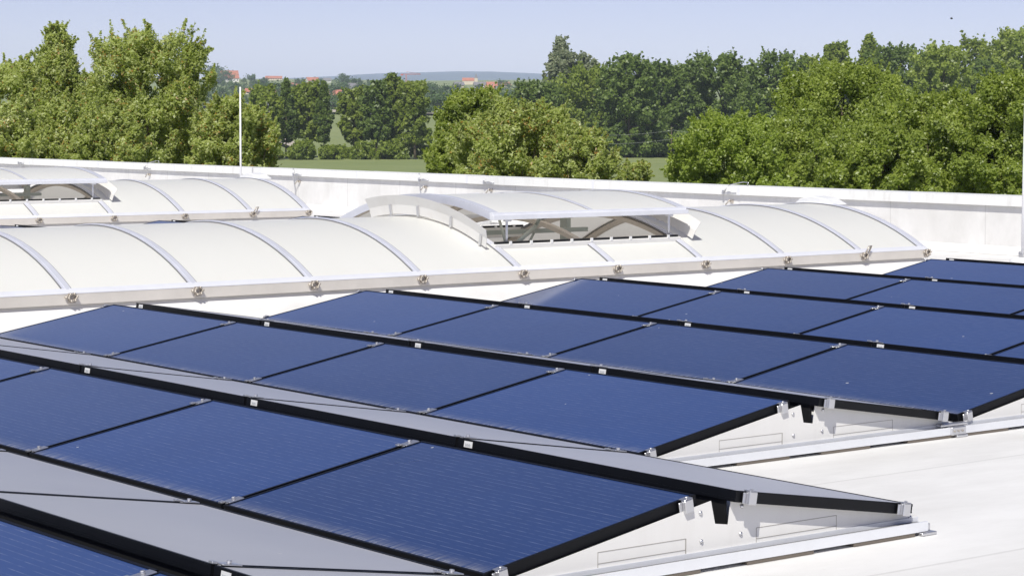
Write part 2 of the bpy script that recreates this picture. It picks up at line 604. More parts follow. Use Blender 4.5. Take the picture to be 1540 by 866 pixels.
def hills():
    crest = [(-1200, 118), (-400, 121), (200, 122), (330, 120), (430, 118), (500, 115), (545, 112), (590, 110), (640, 109), (690, 107.5), (740, 108),
             (790, 110), (850, 113), (950, 117), (1200, 119), (1700, 116), (2600, 118)]
    secs = []
    for (u, v) in crest:
        d = 10500.0
        zt = z_at(v, d, u)
        f, m_, t_, bk = at(u, 7000), at(u, 8800), at(u, d), at(u, 12400)
        f.z, m_.z, t_.z, bk.z = 76.0, 76.0 + (zt - 76) * 0.62, zt, 74.0
        secs.append([f, m_, t_, bk])
    mb = MB()
    mb.strip(secs, closed=False, caps=False, smooth=True)
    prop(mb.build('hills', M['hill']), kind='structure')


hills()

# ------------------------------------------------------------------ building under our feet
VX = -7.65                  # near eave of the first barrel skylight
VH, VR = 1.55, 3.0          # half width and radius of its arch
VDX, VDY = -11.30, -0.07    # the second one stands this far off
VY0, VY1 = 1.13, 14.98
PAR_Y = 18.5
BX0, BX1, BY0 = -62.0, 34.0, -16.0
holes = []
for dx, dy in ((0, 0), (VDX, VDY)):
    holes.append((VX - 2 * VH + 0.12 + dx, VX - 0.12 + dx, VY0 + 0.12 + dy, VY1 - 0.12 + dy))

bld = thing('factory_hall', (-14, 1.2, GND), 'large white flat roofed hall carrying the solar panels and skylights', 'building')
mb = MB()
xs = sorted({BX0, BX1} | {h[0] for h in holes} | {h[1] for h in holes})
ys = sorted({BY0, PAR_Y + 0.05} | {h[2] for h in holes} | {h[3] for h in holes})
top, bot = ROOF_Z, ROOF_Z - 0.30
for i in range(len(xs) - 1):
    for j in range(len(ys) - 1):
        cx, cy = (xs[i] + xs[i + 1]) / 2, (ys[j] + ys[j + 1]) / 2
        if any(h[0] < cx < h[1] and h[2] < cy < h[3] for h in holes):
            continue
        for z in (top, bot):
            mb.add([(xs[i], ys[j], z), (xs[i + 1], ys[j], z), (xs[i + 1], ys[j + 1], z), (xs[i], ys[j + 1], z)], [(0, 1, 2, 3)])
for h in holes:
    x0, x1, y0, y1 = h
    for a, b in (((x0, y0), (x1, y0)), ((x1, y0), (x1, y1)), ((x1, y1), (x0, y1)), ((x0, y1), (x0, y0))):
        mb.add([(a[0], a[1], bot), (b[0], b[1], bot), (b[0], b[1], top), (a[0], a[1], top)], [(0, 1, 2, 3)])
mb.build('roof_membrane', M['membrane'], bld)
mb = MB()
for x0, x1, y0, y1 in ((BX0, BX1, BY0, BY0 + 0.2), (BX0, BX1, PAR_Y + 0.06, PAR_Y + 0.26), (BX0, BX0 + 0.2, BY0, PAR_Y), (BX1 - 0.2, BX1, BY0, PAR_Y)):
    mb.box(x0, x1, y0, y1, GND, ROOF_Z - 0.31)
mb.build('outer_wall', M['facade'], bld)
mb = MB()
mb.box(BX0 + 0.2, BX1 - 0.2, BY0 + 0.2, PAR_Y, GND + 0.05, GND + 0.15)
mb.build('hall_floor', M['dark_inside'], bld)

par = thing('parapet', (-14, PAR_Y, ROOF_Z), 'long low white parapet wall closing the roof in front of the trees', 'wall')
mb = MB()
mb.box(BX0, BX1, PAR_Y + 0.05, PAR_Y + 0.30, ROOF_Z + 0.002, 0.555)
# membrane turned up the wall with a sloped foot
mb.prism([(BX0, PAR_Y + 0.048, ROOF_Z + 0.003), (BX0, PAR_Y - 0.06, ROOF_Z + 0.003), (BX0, PAR_Y + 0.048, ROOF_Z + 0.10)], (BX1 - BX0, 0, 0))
mb.build('upstand', M['membrane'], par)
x = BX0
k = 0
while x < BX1:
    mb = MB()
    w = 3.0
    dz = rnd.uniform(-0.003, 0.003)
    y0, y1 = PAR_Y - 0.0, PAR_Y + 0.36
    zt = 0.585 + dz
    sec = [(y0, 0.470 + dz), (y0, zt), (y1, zt + 0.004), (y1, 0.470 + dz), (y1 - 0.004, 0.470 + dz), (y1 - 0.004, zt - 0.003), (y0 + 0.004, zt - 0.006), (y0 + 0.004, 0.470 + dz)]
    mb.prism([(x + 0.004, a, b) for a, b in sec], (w - 0.008, 0, 0))
    mb.build('coping', M['coping'], par)
    mb = MB()
    mb.prism([(x + w - 0.03, a - 0.003, b) for a, b in [(y0, 0.469 + dz), (y0, zt + 0.004), (y0 + 0.002, zt + 0.004), (y0 + 0.002, 0.469 + dz)]], (0.05, 0, 0))
    mb.build('coping_joint', M['alu_soft'], par)
    x += w

# ------------------------------------------------------------------ barrel skylights
def arch(phi, r=VR, xc=VX - VH, zc=0.158 - VR * math.cos(math.asin(VH / VR))):
    return xc + r * math.sin(phi), zc + r * math.cos(phi)


PHI = math.asin(VH / VR)
OPEN = (9.76, 11.92)
PHI_O = math.asin((VH - 0.385) / VR)
JOINTS = [1.13 + 1.0785 * i for i in range(13)]
JOINTS[-1] = 14.05
JOINTS.append(VY1)
JOINTS = [1.13, 2.21, 3.28, 4.36, 5.44, 6.52, 7.60, 8.68, 9.76, 10.84, 11.92, 12.99, 14.06, 14.98]


def arc_slab(mb, y0, y1, p0, p1, r0, r1, n=24, fn=arch):
    """curved slab between radii r0<r1, angles p0..p1, along y"""
    secs = []
    for i in range(n + 1):
        p = p0 + (p1 - p0) * i / n
        xa, za = fn(p, r0)
        xb, zb = fn(p, r1)
        secs.append([Vector((xa, y0, za)), Vector((xb, y0, zb)), Vector((xb, y1, zb)), Vector((xa, y1, za))])
    mb.strip(secs, True, True, False)


FR = 3.7                    # the raised flap is bent a little flatter
_zo = 0.158 - VR * math.cos(PHI) + VR * math.cos(PHI_O)
PHI_F = math.asin(VR * math.sin(PHI_O) / FR)


def arch_flap(phi, r=FR):
    return VX - VH + r * math.sin(phi), _zo - FR * math.cos(PHI_F) + r * math.cos(phi)


def arc_sheet(mb, y0, y1, p0, p1, r, n=24, fn=arch):
    """thin bent polycarbonate sheet"""
    secs = []
    for i in range(n + 1):
        xa, za = fn(p0 + (p1 - p0) * i / n, r)
        secs.append([Vector((xa, y0, za)), Vector((xa, y1, za))])
    mb.strip(secs, False, False, True)


sky1 = thing('barrel_skylight', (VX - VH, (VY0 + VY1) / 2, ROOF_Z), 'nearer white barrel vault skylight with its vent flap raised, right behind the solar panels', 'skylight', 'barrel vault skylights on the roof')


def skylight(root):
    mb = MB()
    xa, xb = VX - 2 * VH, VX
    o, i_, zt = -0.030, -0.13, 0.092
    for (a, b, c, d) in ((xb + i_, xb + o, VY0 - o, VY1 + o), (xa - o, xa - i_, VY0 - o, VY1 + o),
                         (xa - i_, xb + i_, VY0 - o, VY0 - i_), (xa - i_, xb + i_, VY1 + i_, VY1 + o)):
        mb.box(a, b, c, d, ROOF_Z - 0.3, zt)
    for s, xe in ((1, xb), (-1, xa)):
        mb.prism([(xe + s * (o + 0.002), VY0, zt - 0.004), (xe + s * 0.13, VY0, ROOF_Z + 0.002), (xe + s * (o + 0.002), VY0, ROOF_Z + 0.002)], (0, VY1 - VY0, 0))
    mb.build('curb', M['membrane'], root)
    # eave profiles on both long sides
    for s, xe in ((1, xb), (-1, xa)):
        mb = MB()
        sec = [(xe - s * 0.125, 0.094), (xe + s * 0.012, 0.094), (xe + s * 0.012, 0.178), (xe - s * 0.005, 0.186), (xe - s * 0.06, 0.206), (xe - s * 0.10, 0.18)]
        mb.prism([(a, VY0 - 0.02, b) for a, b in sec], (0, VY1 - VY0 + 0.04, 0))
        ev = mb.build('eave_profile', M['eave'], root)
        mb = MB()
        sec = [(xe + s * 0.014, 0.176), (xe + s * 0.014, 0.181), (xe - s * 0.004, 0.190), (xe - s * 0.062, 0.211), (xe - s * 0.062, 0.208), (xe - s * 0.005, 0.188)]
        mb.prism([(a, VY0 - 0.02, b) for a, b in sec], (0, VY1 - VY0 + 0.04, 0))
        mb.build('drip_cover', M['alu_soft'], ev)
    # glazing bays
    for y0, y1 in zip(JOINTS, JOINTS[1:]):
        parts = [(-PHI * 0.985, PHI * 0.985)]
        if y0 >= OPEN[0] - 0.01 and y1 <= OPEN[1] + 0.01:
            parts = [(PHI_O, PHI * 0.985), (-PHI * 0.985, -PHI_O)]
        for p0, p1 in parts:
            mb = MB()
            arc_sheet(mb, y0 + 0.004, y1 - 0.004, p0, p1, VR)
            mb.build('glazing_panel', M['glazing'], root)
    # ribs
    for j, y in enumerate(JOINTS):
        segs = [(-PHI, PHI)]
        if abs(y - 10.84) < 0.02:
            segs = [(PHI_O, PHI), (-PHI, -PHI_O)]
        for p0, p1 in segs:
            mb = MB()
            w = 0.036
            if j == len(JOINTS) - 1 or j == 0:
                w = 0.05
            arc_slab(mb, y - w, y + w, p0, p1, VR + 0.002, VR + 0.012)
            arc_slab(mb, y - w * 0.35, y + w * 0.35, p0, p1, VR + 0.0125, VR + 0.018)
            rb = mb.build('rib_cover', M['rib_cover'], root)
            mb = MB()
            for s in (-1, 1):
                arc_slab(mb, y + s * (w + 0.001), y + s * (w + 0.006), p0, p1, VR + 0.001, VR + 0.010)
            mb.build('dark_gap', M['dark_gap'], rb)  # thin dark strips put in for the gap shadow beside the cover
        mb = MB()
        arc_slab(mb, y - 0.03, y + 0.03, -PHI, PHI, VR - 0.060, VR - 0.018)
        mb.build('inner_rib', M['rib_inner'], root)
    # gable ends
    for y0, y1 in ((VY0 - 0.03, VY0 - 0.012), (VY1 + 0.012, VY1 + 0.03)):
        mb = MB()
        pts = [arch(-PHI + 2 * PHI * i / 24, VR - 0.002) for i in range(25)]
        mb.add([(a, y0, b) for a, b in pts], [tuple(range(25))])
        mb.build('gable_panel', M['glazing'], root)
    # white cap folded over the crest of the far gable
    mb = MB()
    sec = [(-0.30, 0.0), (-0.22, 0.05), (-0.05, 0.075), (0.12, 0.06), (0.26, 0.015), (0.28, 0.0)]
    cx, cz = arch(0.0, VR + 0.004)
    mb.prism([(cx + a, VY1 - 0.02, cz + b - a * a * 0.16) for a, b in sec], (0, 0.22, 0))
    mb.build('crest_cap', M['white'], root, 0.008)
    # hook clamps at the foot of each rib: hexagonal ring bracket with screws
    for j, y in enumerate(JOINTS):
        mb = MB()
        cx, cz = VX + 0.028, 0.150
        ring = [Vector((cx + 0.004, y + 0.034 * math.cos(R(60 * k + 8)), cz + 0.028 * math.sin(R(60 * k + 8)))) for k in range(7)]
        for a, b in zip(ring, ring[1:]):
            mb.tube([a, b], 0.007, 6)
        for q in ring[:6]:
            mb.tube([q - Vector((0.014, 0, 0)), q + Vector((0.014, 0, 0))], 0.009, 6)
        mb.box(VX + 0.0125, VX + 0.022, y - 0.030, y + 0.030, 0.105, 0.182)
        mb.tube([(cx, y - 0.062, cz), (cx, y - 0.030, cz + 0.004)], 0.009, 6)
        if j == 12:                                   # one hook stands open
            mb.tube([(cx, y + 0.01, cz + 0.03), (cx + 0.01, y + 0.04, cz + 0.09), (cx + 0.01, y + 0.075, cz + 0.095), (cx, y + 0.05, cz + 0.03)], 0.009, 6)
        mb.build('hook_clamp', M['steel'], root)
    # opening: sill, black seal with clips
    for s in (1, -1):
        mb = MB()
        p = PHI_O * s
        xa_, za_ = arch(p, VR)
        mb.box(xa_ - 0.03, xa_ + 0.03, OPEN[0] - 0.03, OPEN[1] + 0.03, za_ - 0.07, za_ + 0.030)
        sl = mb.build('vent_sill', M['plate'], root, 0.006)
        mb = MB()
        mb.box(xa_ - 0.020, xa_ + 0.018, OPEN[0], OPEN[1], za_ + 0.031, za_ + 0.050)
        mb.build('seal', M['black'], sl)
        mb = MB()
        for k in range(9):
            yy = OPEN[0] + 0.15 + k * 0.235
            mb.box(xa_ + 0.019, xa_ + 0.033, yy - 0.012, yy + 0.012, za_ + 0.022, za_ + 0.054)
        mb.build('clip', M['white'], sl)
    # raised flap
    hx, hz = arch(-PHI_O)
    Mf = Matrix.Translation((hx, 0, hz + 0.17)) @ Matrix.Rotation(R(-3.4), 4, 'Y') @ Matrix.Translation((-hx, 0, -hz))

    def moved(mb):
        mb.v = [Mf @ q for q in mb.v]
        return mb
    mb = MB()
    arc_sheet(mb, OPEN[0] - 0.05, OPEN[1] + 0.05, -PHI_F * 1.02, PHI_F * 1.02, FR + 0.002, fn=arch_flap)
    flap = moved(mb).build('vent_flap', M['glazing'], root)
    mb = MB()
    for y, w in ((OPEN[0] - 0.03, 0.04), (10.84, 0.022), (OPEN[1] + 0.03, 0.04)):
        arc_slab(mb, y - w, y + w, -PHI_F * 1.03, PHI_F * 1.03, FR + 0.007, FR + 0.013, fn=arch_flap)
        if w > 0.03:
            s = -1 if y < 10 else 1
            arc_slab(mb, y + s * w, y + s * (w + 0.004), -PHI_F * 1.03, PHI_F * 1.03, FR - 0.055, FR + 0.013, fn=arch_flap)
    moved(mb).build('flap_rib', M['rib_cover'], flap)
    for s in (1, -1):
        mb = MB()
        xa_, za_ = arch_flap(PHI_F * 1.03 * s)
        mb.box(xa_ - 0.02, xa_ + 0.02, OPEN[0] - 0.075, OPEN[1] + 0.075, za_ - 0.055, za_ + 0.012)
        mb.box(xa_ + s * 0.02, xa_ + s * 0.045, OPEN[0] - 0.078, OPEN[1] + 0.078, za_ - 0.055, za_ - 0.012)
        moved(mb).build('lip', M['alu_soft'], flap, 0.003)
    mb = MB()
    for y in (OPEN[0] - 0.02, 10.84, OPEN[1] + 0.02):
        arc_slab(mb, y - 0.025, y + 0.025, -PHI_F, PHI_F, FR - 0.05, FR - 0.006, fn=arch_flap)
    moved(mb).build('flap_inner_rib', M['rib_inner'], flap)
    # side deflectors
    for s, y in ((-1, OPEN[0] - 0.14), (1, OPEN[1] + 0.16)):
        mb = MB()
        p0, p1 = R(-10.5) , R(23.5)
        secs = []
        for i in range(25):
            p = p0 + (p1 - p0) * i / 24
            a, b, c = (arch(p, VR + q) for q in (0.022, 0.105, 0.195))
            ya, yb, yc = y, y + s * 0.012, y + s * 0.050
            if s > 0:
                ya, yb, yc = y, y + 0.010, y + 0.045
            t_ = 0.004
            secs.append([Vector((a[0], ya, a[1])), Vector((b[0], yb, b[1])), Vector((c[0], yc, c[1])),
                         Vector((c[0], yc + t_, c[1])), Vector((b[0], yb + t_, b[1])), Vector((a[0], ya + t_, a[1]))])
        mb.strip(secs, True, True, False)
        dp = mb.build('wind_deflector', M['plate'] if s < 0 else M['plate'], root)
        for q in (-4.0, 4.0, 13.5, 22.0):
            p = R(q)
            mb = MB()
            for k in range(1):
                a, b = arch(p, VR + 0.012), arch(p, VR + 0.11)
                w = 0.014
                dirx = Vector((math.cos(p), 0, -math.sin(p))) * w
                A, B = Vector((a[0], y + s * 0.004, a[1])), Vector((b[0], y + s * 0.016, b[1]))
                off = Vector((0, s * 0.012, 0))
                mb.add([A - dirx, A + dirx, B + dirx, B - dirx, A - dirx + off, A + dirx + off, B + dirx + off, B - dirx + off],
                       [(0, 1, 2, 3), (4, 5, 6, 7), (0, 1, 5, 4), (1, 2, 6, 5), (2, 3, 7, 6), (3, 0, 4, 7)])
            mb.build('bracket', M['alu'], dp)
    # props, opener arm and cross bars in the opening
    sx, sz = arch(PHI_O)
    for y in (OPEN[0] + 0.13, OPEN[1] - 0.10):
        mb = MB()
        mb.tube([(sx - 0.005, y, sz + 0.045), (sx - 0.005, y, sz + 0.27)], 0.011, 8)
        mb.box(sx - 0.03, sx + 0.015, y - 0.02, y + 0.04, sz + 0.225, sz + 0.262)
        mb.build('prop', M['alu_soft'], root)
    mb = MB()
    mb.box(sx - 0.75, sx - 0.70, OPEN[0] + 0.02, OPEN[1] - 0.5, 0.42, 0.46)
    mb.tube([(sx - 0.1, 10.05, 0.36), (sx - 0.5, 10.62, 0.50)], 0.022, 6)
    mb.tube([(sx - 0.1, 9.95, 0.40), (sx - 0.9, 10.50, 0.56)], 0.014, 6)
    mb.tube([(sx - 0.5, 10.62, 0.50), (sx - 0.45, 10.64, 0.60)], 0.018, 6)
    mb.tube([(sx - 0.5, 10.60, 0.44), (sx - 0.52, 10.52, 0.30)], 0.012, 6)
    mb.box(sx - 0.95, sx - 0.85, 11.28, 11.33, 0.30, 0.55)
    mb.build('opener_arm', M['opener'], root)
    # light well lining, closed by an added white panel
    mb = MB()
    for k, (z0, z1) in enumerate(((-1.2, -0.41),)):
        x0, x1, y0, y1 = holes[0]
        mb.box(x0 - 0.05, x0, y0, y1, z0, z1)
        mb.box(x1, x1 + 0.05, y0, y1, z0, z1)
    mb.build('well_lining', M['white'], root)
    mb = MB()
    mb.box(x0 + 0.002, x1 - 0.002, y0 + 0.002, y1 - 0.002, -0.36, -0.345)
    mb.build('added_bounce_panel', M['white'], root)  # added out of sight to bounce light up into the vault


skylight(sky1)
sky2 = copy_tree(sky1)
sky2.location = Vector(sky1.location) + Vector((VDX, VDY, 0))
sky2['label'] = 'farther white barrel vault skylight at the left, behind the nearer one'

# ------------------------------------------------------------------ solar panels
PL, PITCH = 1.68, 1.2924677 * 1.68
AF, HF = 0.5677859 * PL, 0.0999363 * PL       # run and rise of a front slope
GAP = 0.0890772 * PL
AB = AF - 0.007 * PL
HB0, HB1 = HF + 0.00397 * PL, 0.0154325 * PL
XOB = 0.0334621 * PL
WF = math.hypot(AF, HF)
WB = math.hypot(AB, HB0 - HB1)
TF = math.atan2(HF, AF)
TB = math.atan2(HB0 - HB1, AB)
HL = PL / 2 - 0.010


def panel_meshes(w, sticker):
    fm = MB()
    t = 0.012
    fm.box(-HL, HL, 0, t, -0.036, 0)
    fm.box(-HL, HL, w - t, w, -0.042, 0)
    fm.box(-HL, -HL + t, t, w - t, -0.042, 0)
    fm.box(HL - t, HL, t, w - t, -0.042, 0)
    # groove ribs of the extruded frame
    for y0, y1 in ((-0.0015, 0), (w, w + 0.0015)):
        fm.box(-HL, HL, y0, y1, -0.036 if y0 < 0 else -0.040, -0.030)
        fm.box(-HL, HL, y0, y1, -0.010, -0.001)
    gm = MB()
    gm.box(-HL + t, HL - t, t, w - t, -0.008, -0.0025)
    fr = fm.mesh('frame', M['frame'])
    gl = gm.mesh('glass', M['glass_sheen' if sticker else 'glass'])
    bk = MB()
    bk.box(-HL + t, HL - t, t, w - t, -0.0105, -0.0085)
    return fr, gl, bk.mesh('back_sheet', M['black'])


FRONT = panel_meshes(WF, False)
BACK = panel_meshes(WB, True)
st = MB()
st.box(-HL + 0.045, -HL + 0.10, WB + 0.0016, WB + 0.0035, -0.034, -0.008)
STICK = st.mesh('sticker', M['white'])
st = MB()
for k in range(6):
    st.box(-HL + 0.056 + 0.006 * k, -HL + 0.0585 + 0.006 * k, WB + 0.0036, WB + 0.0042, -0.030, -0.020 if k % 2 else -0.018)
STICK_PRINT = st.mesh('print', M['print'])
FRONT_G = 'blue solar panels on the front slopes'
BACK_G = 'grey gleaming solar panels on the rear slopes'


def panel(x, j, front, label, ylow=None):
    y0 = j * PITCH
    if front:
        root = thing('solar_panel', (x, y0, 0), label, 'solar panel', FRONT_G)
        root.rotation_euler = (TF, 0, 0)
        ms = FRONT
    else:
        root = thing('solar_panel', (x, y0 + AF + GAP + AB, HB1), label, 'solar panel', BACK_G)
        root.rotation_euler = (TB, 0, math.pi)
        ms = BACK
    for n, me in zip(('frame', 'glass', 'back_sheet'), ms):
        link(n, me, root)
    if not front:
        s = link('sticker', STICK, root)
        s.scale = (-1, 1, 1)
        link('print', STICK_PRINT, s)
    return root


ORD = ['first', 'second', 'third', 'fourth', 'fifth', 'sixth', 'seventh', 'eighth']
ROWN = ['row cut off at the lower left corner', 'second row from the front', 'third row from the front', 'fourth row from the front',
        'fifth row from the front', 'sixth row from the front', 'farthest row of all']
# (row, index of the right end, leftmost index)
ROWS = {0: (2, -3), 1: (1, -4), 2: (0, -4), 3: (0, -4), 4: (0, -4), 5: (-1, -4), 6: (-2, -4)}
SEEN_F = {0: 2, 1: 6, 2: 4, 3: 4, 4: 4, 5: 3, 6: 2}
for j, (kr, kl) in ROWS.items():
    for n, k in enumerate(range(kr, kl, -1)):
        x = (k - 0.5) * PL
        end = 'at its right end' if n == 0 else ('leftmost, beside the skylight' if k == kl + 1 and j > 0 else '%s from its right end' % ORD[n])
        if j >= 4 and k > kl + 1:
            end = '%s from its left end' % ORD[k - kl - 1]
        vis_f = {0: k >= 1, 1: k > -3, 2: True, 3: True, 4: True, 5: k <= -1, 6: k <= -2}[j]
        if vis_f:
            if j == 0:
                lab = 'blue solar panel cut off by the lower left corner, %s one' % ('lower' if k == 2 else 'upper')
            else:
                lab = 'blue panel facing us, %s, %s' % (ROWN[j], end)
            panel(x, j, True, lab)
        vis_b = {0: k <= 2, 1: k > -4, 2: True, 3: True, 4: True, 5: k <= -1, 6: k <= -2}[j]
        if vis_b:
            if j == 0:
                lab = 'grey panel along the lower left edge, on the rear slope, %s from the bottom' % ORD[n]
            elif j == 1:
                lab = 'grey gleaming panel, rear slope, %s, %s' % (ROWN[j], end)
            else:
                lab = 'dark edged panel behind the ridge, %s, %s' % (ROWN[j], end)
            panel(x + XOB, j, False, lab)
# the field between the two skylights: only the tips of three rows show over the nearer vault
for j, w in ((4, 'leftmost'), (5, 'middle'), (6, 'rightmost')):
    xl = -17.68
    panel(xl + PL / 2, j, True, 'blue solar panel corner peeping over the nearer skylight, %s of three' % w)
    panel(xl + PL / 2 + XOB, j, False, 'dark solar panel edge peeping over the nearer skylight, %s of three' % w)

# ------------------------------------------------------------------ mounting racks
def mid_clamp_mesh():
    mb = MB()
    mb.box(-0.022, 0.022, -0.035, 0.035, 0.001, 0.006)
    mb.box(-0.009, 0.009, -0.036, 0.036, -0.035, 0.0009)
    mb.tube([(0, 0, 0.006), (0, 0, 0.016)], 0.009, 6)
    mb.box(-0.030, -0.006, -0.055, -0.036, 0.001, 0.009)
    return mb.mesh('middle_clamp', M['alu'], bevel=0.0015)


def end_clamp_mesh():
    mb = MB()
    mb.box(-0.008, 0.026, -0.020, 0.020, 0.0015, 0.006)
    mb.box(0.003, 0.026, -0.020, 0.020, -0.046, 0.0012)
    mb.box(0.003, 0.010, -0.034, -0.0205, -0.044, -0.004)
    mb.tube([(0.013, 0, 0.006), (0.013, 0, 0.012)], 0.007, 6)
    return mb.mesh('end_clamp', M['alu'], bevel=0.002)


MC, EC = mid_clamp_mesh(), end_clamp_mesh()
RACK_G = 'metal racks under the solar rows'
RACK_L = ['bare metal rack under the row at the lower left corner', 'metal rack with pale notched side plate at the right end of the second row',
          'metal rack with pale notched side plate at the right end of the third row', 'metal rack with pale side plate leaving the frame at the right edge',
          'metal rack under the fifth row of blue panels', 'metal rack under the sixth row of blue panels', 'metal rack under the farthest row of the main field']


def side_plate(root, xe, y0):
    """pale sheet closing the triangular end of a row, notched at the ridge"""
    d = 0.050                                   # the sheet stays this far under the glass
    zl = -0.062
    prof = [(-0.045, zl), (-0.045, -0.050)]
    prof += [(AF + 0.062, HF + (0.062 - 0.0) * HF / AF - d + 0.012)]
    prof += [(AF + 0.083, 0.056), (AF + 0.148, 0.046), (AF + GAP + 0.012, HB0 - d + 0.022)]
    prof += [(AF + GAP + AB + 0.070, -0.030), (AF + GAP + AB + 0.070, zl)]
    mb = MB()
    # split at the notch into convex pieces so the sheet meshes cleanly
    a, b, c, d_, e, f_, g, h = [(y0 + p[0], p[1]) for p in prof]
    pieces = [[a, (d_[0], zl), d_, c, b], [(d_[0], zl), (e[0], zl), e, d_], [(e[0], zl), h, g, f_, e]]
    for pc in pieces:
        mb.prism([(xe, p[0], p[1]) for p in pc], (0.003, 0, 0))
    sp = mb.build('side_plate', M['plate'], root)
    # folded slot outlines and rivets
    xo = xe + 0.0032
    mb = MB()

    def ln(p, q, w=0.0022):
        nonlocal mb
        p, q = Vector((0, *p)), Vector((0, *q))
        t_ = (q - p).normalized()
        n_ = Vector((0, -t_.z, t_.y)) * w / 2
        vs = [p - n_, q - n_, q + n_, p + n_]
        mb.add([Vector((xo, *v.yz)) for v in vs] + [Vector((xo + 0.0008, *v.yz)) for v in vs],
               [(0, 1, 2, 3), (4, 5, 6, 7), (0, 1, 5, 4), (1, 2, 6, 5), (2, 3, 7, 6), (3, 0, 4, 7)])
    for s0, s1 in ((AF - 0.47, AF - 0.06), (AF + GAP + 0.14, AF + GAP + 0.56)):
        mb = MB()
        A, B = y0 + s0, y0 + s1
        ln((A, 0.018), (B, 0.018))
        ln((A, -0.022), (B, -0.022))
        ln((A, -0.055), (A, 0.018))
        ln((B, -0.055), (B, 0.018), 0.0022 if s0 > AF else 0.0045)
        mb.build('fold_line', M['plate_line'], sp)
    for (yy, zz) in ((AF + 0.01, HF - 0.065), (AF + 0.015, 0.0), (AF + GAP + 0.065, HF - 0.062), (AF + GAP + 0.06, 0.005), (AF + GAP + AB + 0.03, -0.035)):
        mb = MB()
        secs = []
        for r_, h_ in ((0.009, 0.0), (0.0085, 0.003), (0.005, 0.006), (0.001, 0.007)):
            secs.append([Vector((xo + h_, y0 + yy + r_ * math.cos(R(45 * k)), zz + r_ * math.sin(R(45 * k)))) for k in range(8)])
        mb.strip(secs, True, True, True)
        mb.build('rivet', M['alu'], sp)


def rail(root, xe, ya, yb):
    """channel rail on rubber pads along the foot of the side plate"""
    mb = MB()
    sec = [(0.004, -0.062), (0.004, -0.036), (0.009, -0.036), (0.009, -0.058), (0.052, -0.058), (0.052, -0.046), (0.060, -0.046),
           (0.060, -0.084), (0.045, -0.084), (0.045, -0.064), (0.012, -0.064), (0.012, -0.084), (0.004, -0.084)]
    sections = []
    for y in (ya, yb):
        sections.append([Vector((xe + a, y, b)) for a, b in sec])
    mb.strip(sections, True, True)
    rl = mb.build('base_rail', M['rail'], root)
    mb = MB()
    mb.box(xe + 0.0095, xe + 0.0515, ya + 0.01, yb - 0.01, -0.0575, -0.0535)
    mb.build('rail_groove', M['dark_gap'], rl)
    mb = MB()
    mb.box(xe + 0.012, xe + 0.075, yb - 0.05, yb + 0.035, ROOF_Z + 0.0015, -0.0865)
    mb.box(xe + 0.015, xe + 0.045, yb + 0.001, yb + 0.03, -0.086, -0.060)
    mb.build('rail_foot', M['alu'], rl, 0.002)
    y = ya + 0.02
    while y < yb - 0.05:
        mb = MB()
        w = min(0.34, yb - y)
        mb.box(xe - 0.01, xe + 0.058, y, y + w, ROOF_Z + 0.0015, -0.085)
        y += w + rnd.uniform(0.18, 0.30)
        mb.build('rubber_pad', M['rubber'], rl)
    return rl


for j, (kr, kl) in ROWS.items():
    y0 = j * PITCH
    xe = kr * PL + 0.004
    root = thing('mounting_rack', (xe, y0, ROOF_Z), RACK_L[j], 'mounting rack', RACK_G)
    off = Vector((xe, y0, ROOF_Z))
    # lower cross rails under each seam
    for k in range(kr - 1, kl - 1, -1):
        mb = MB()
        xx = k * PL
        mb.box(xx - 0.02, xx + 0.02, y0 - 0.03, y0 + 2 * AF + GAP, ROOF_Z + 0.0015, -0.060)
        mb.build('cross_rail', M['alu'], root)
    # black strips added where the ridge gap lies in shade
    mb = MB()
    xl = kl * PL + 0.02
    zr = HF - 0.058
    mb.box(xl, xe - 0.02, y0 + AF + GAP + 0.004, y0 + AF + GAP + 0.012, 0.0, HB0 - 0.043)
    mb.box(xl, xe - 0.02, y0 + AF + 0.02, y0 + AF + GAP + 0.004, 0.02, 0.026)
    mb.box(xl, xe - 0.02, y0 + AF - 0.012, y0 + AF - 0.004, 0.0, HF - 0.048)
    mb.build('ridge_shade_strip', M['black'], root)
    side_plate(root, xe, y0)
    rail(root, xe, y0 - 0.045 + (0.0 if j != 3 else 0.0), y0 + 2 * AF + GAP + 0.06)
    # clamps
    def put(me, nm, p, ang, back):
        o = link(nm, me, root)
        o.location = Vector(p) - off
        o.rotation_euler = (ang, 0, math.pi if back == 2 else 0)
        return o
    for k in range(kr - 1, kl, -1):
        x = k * PL
        for s in (0.055, WF - 0.055):
            put(MC, 'middle_clamp', (x, y0 + s * math.cos(TF), s * math.sin(TF)), TF, 0)
        for s in (0.055, WB - 0.055):
            put(MC, 'middle_clamp', (x + XOB, y0 + AF + GAP + AB - s * math.cos(TB), HB1 + s * math.sin(TB)), -TB, 0)
    for s in (0.06, WF - 0.06):
        put(EC, 'end_clamp', (xe - 0.008, y0 + s * math.cos(TF), s * math.sin(TF)), TF, 0)
        o = put(EC, 'end_clamp', (kl * PL + 0.006, y0 + s * math.cos(TF), s * math.sin(TF)), TF, 0)
        o.scale = (-1, 1, 1)
    for s in (0.06, WB - 0.06):
        put(EC, 'end_clamp', (xe - 0.008 + 0.054, y0 + AF + GAP + AB - s * math.cos(TB), HB1 + s * math.sin(TB)), -TB, 0)

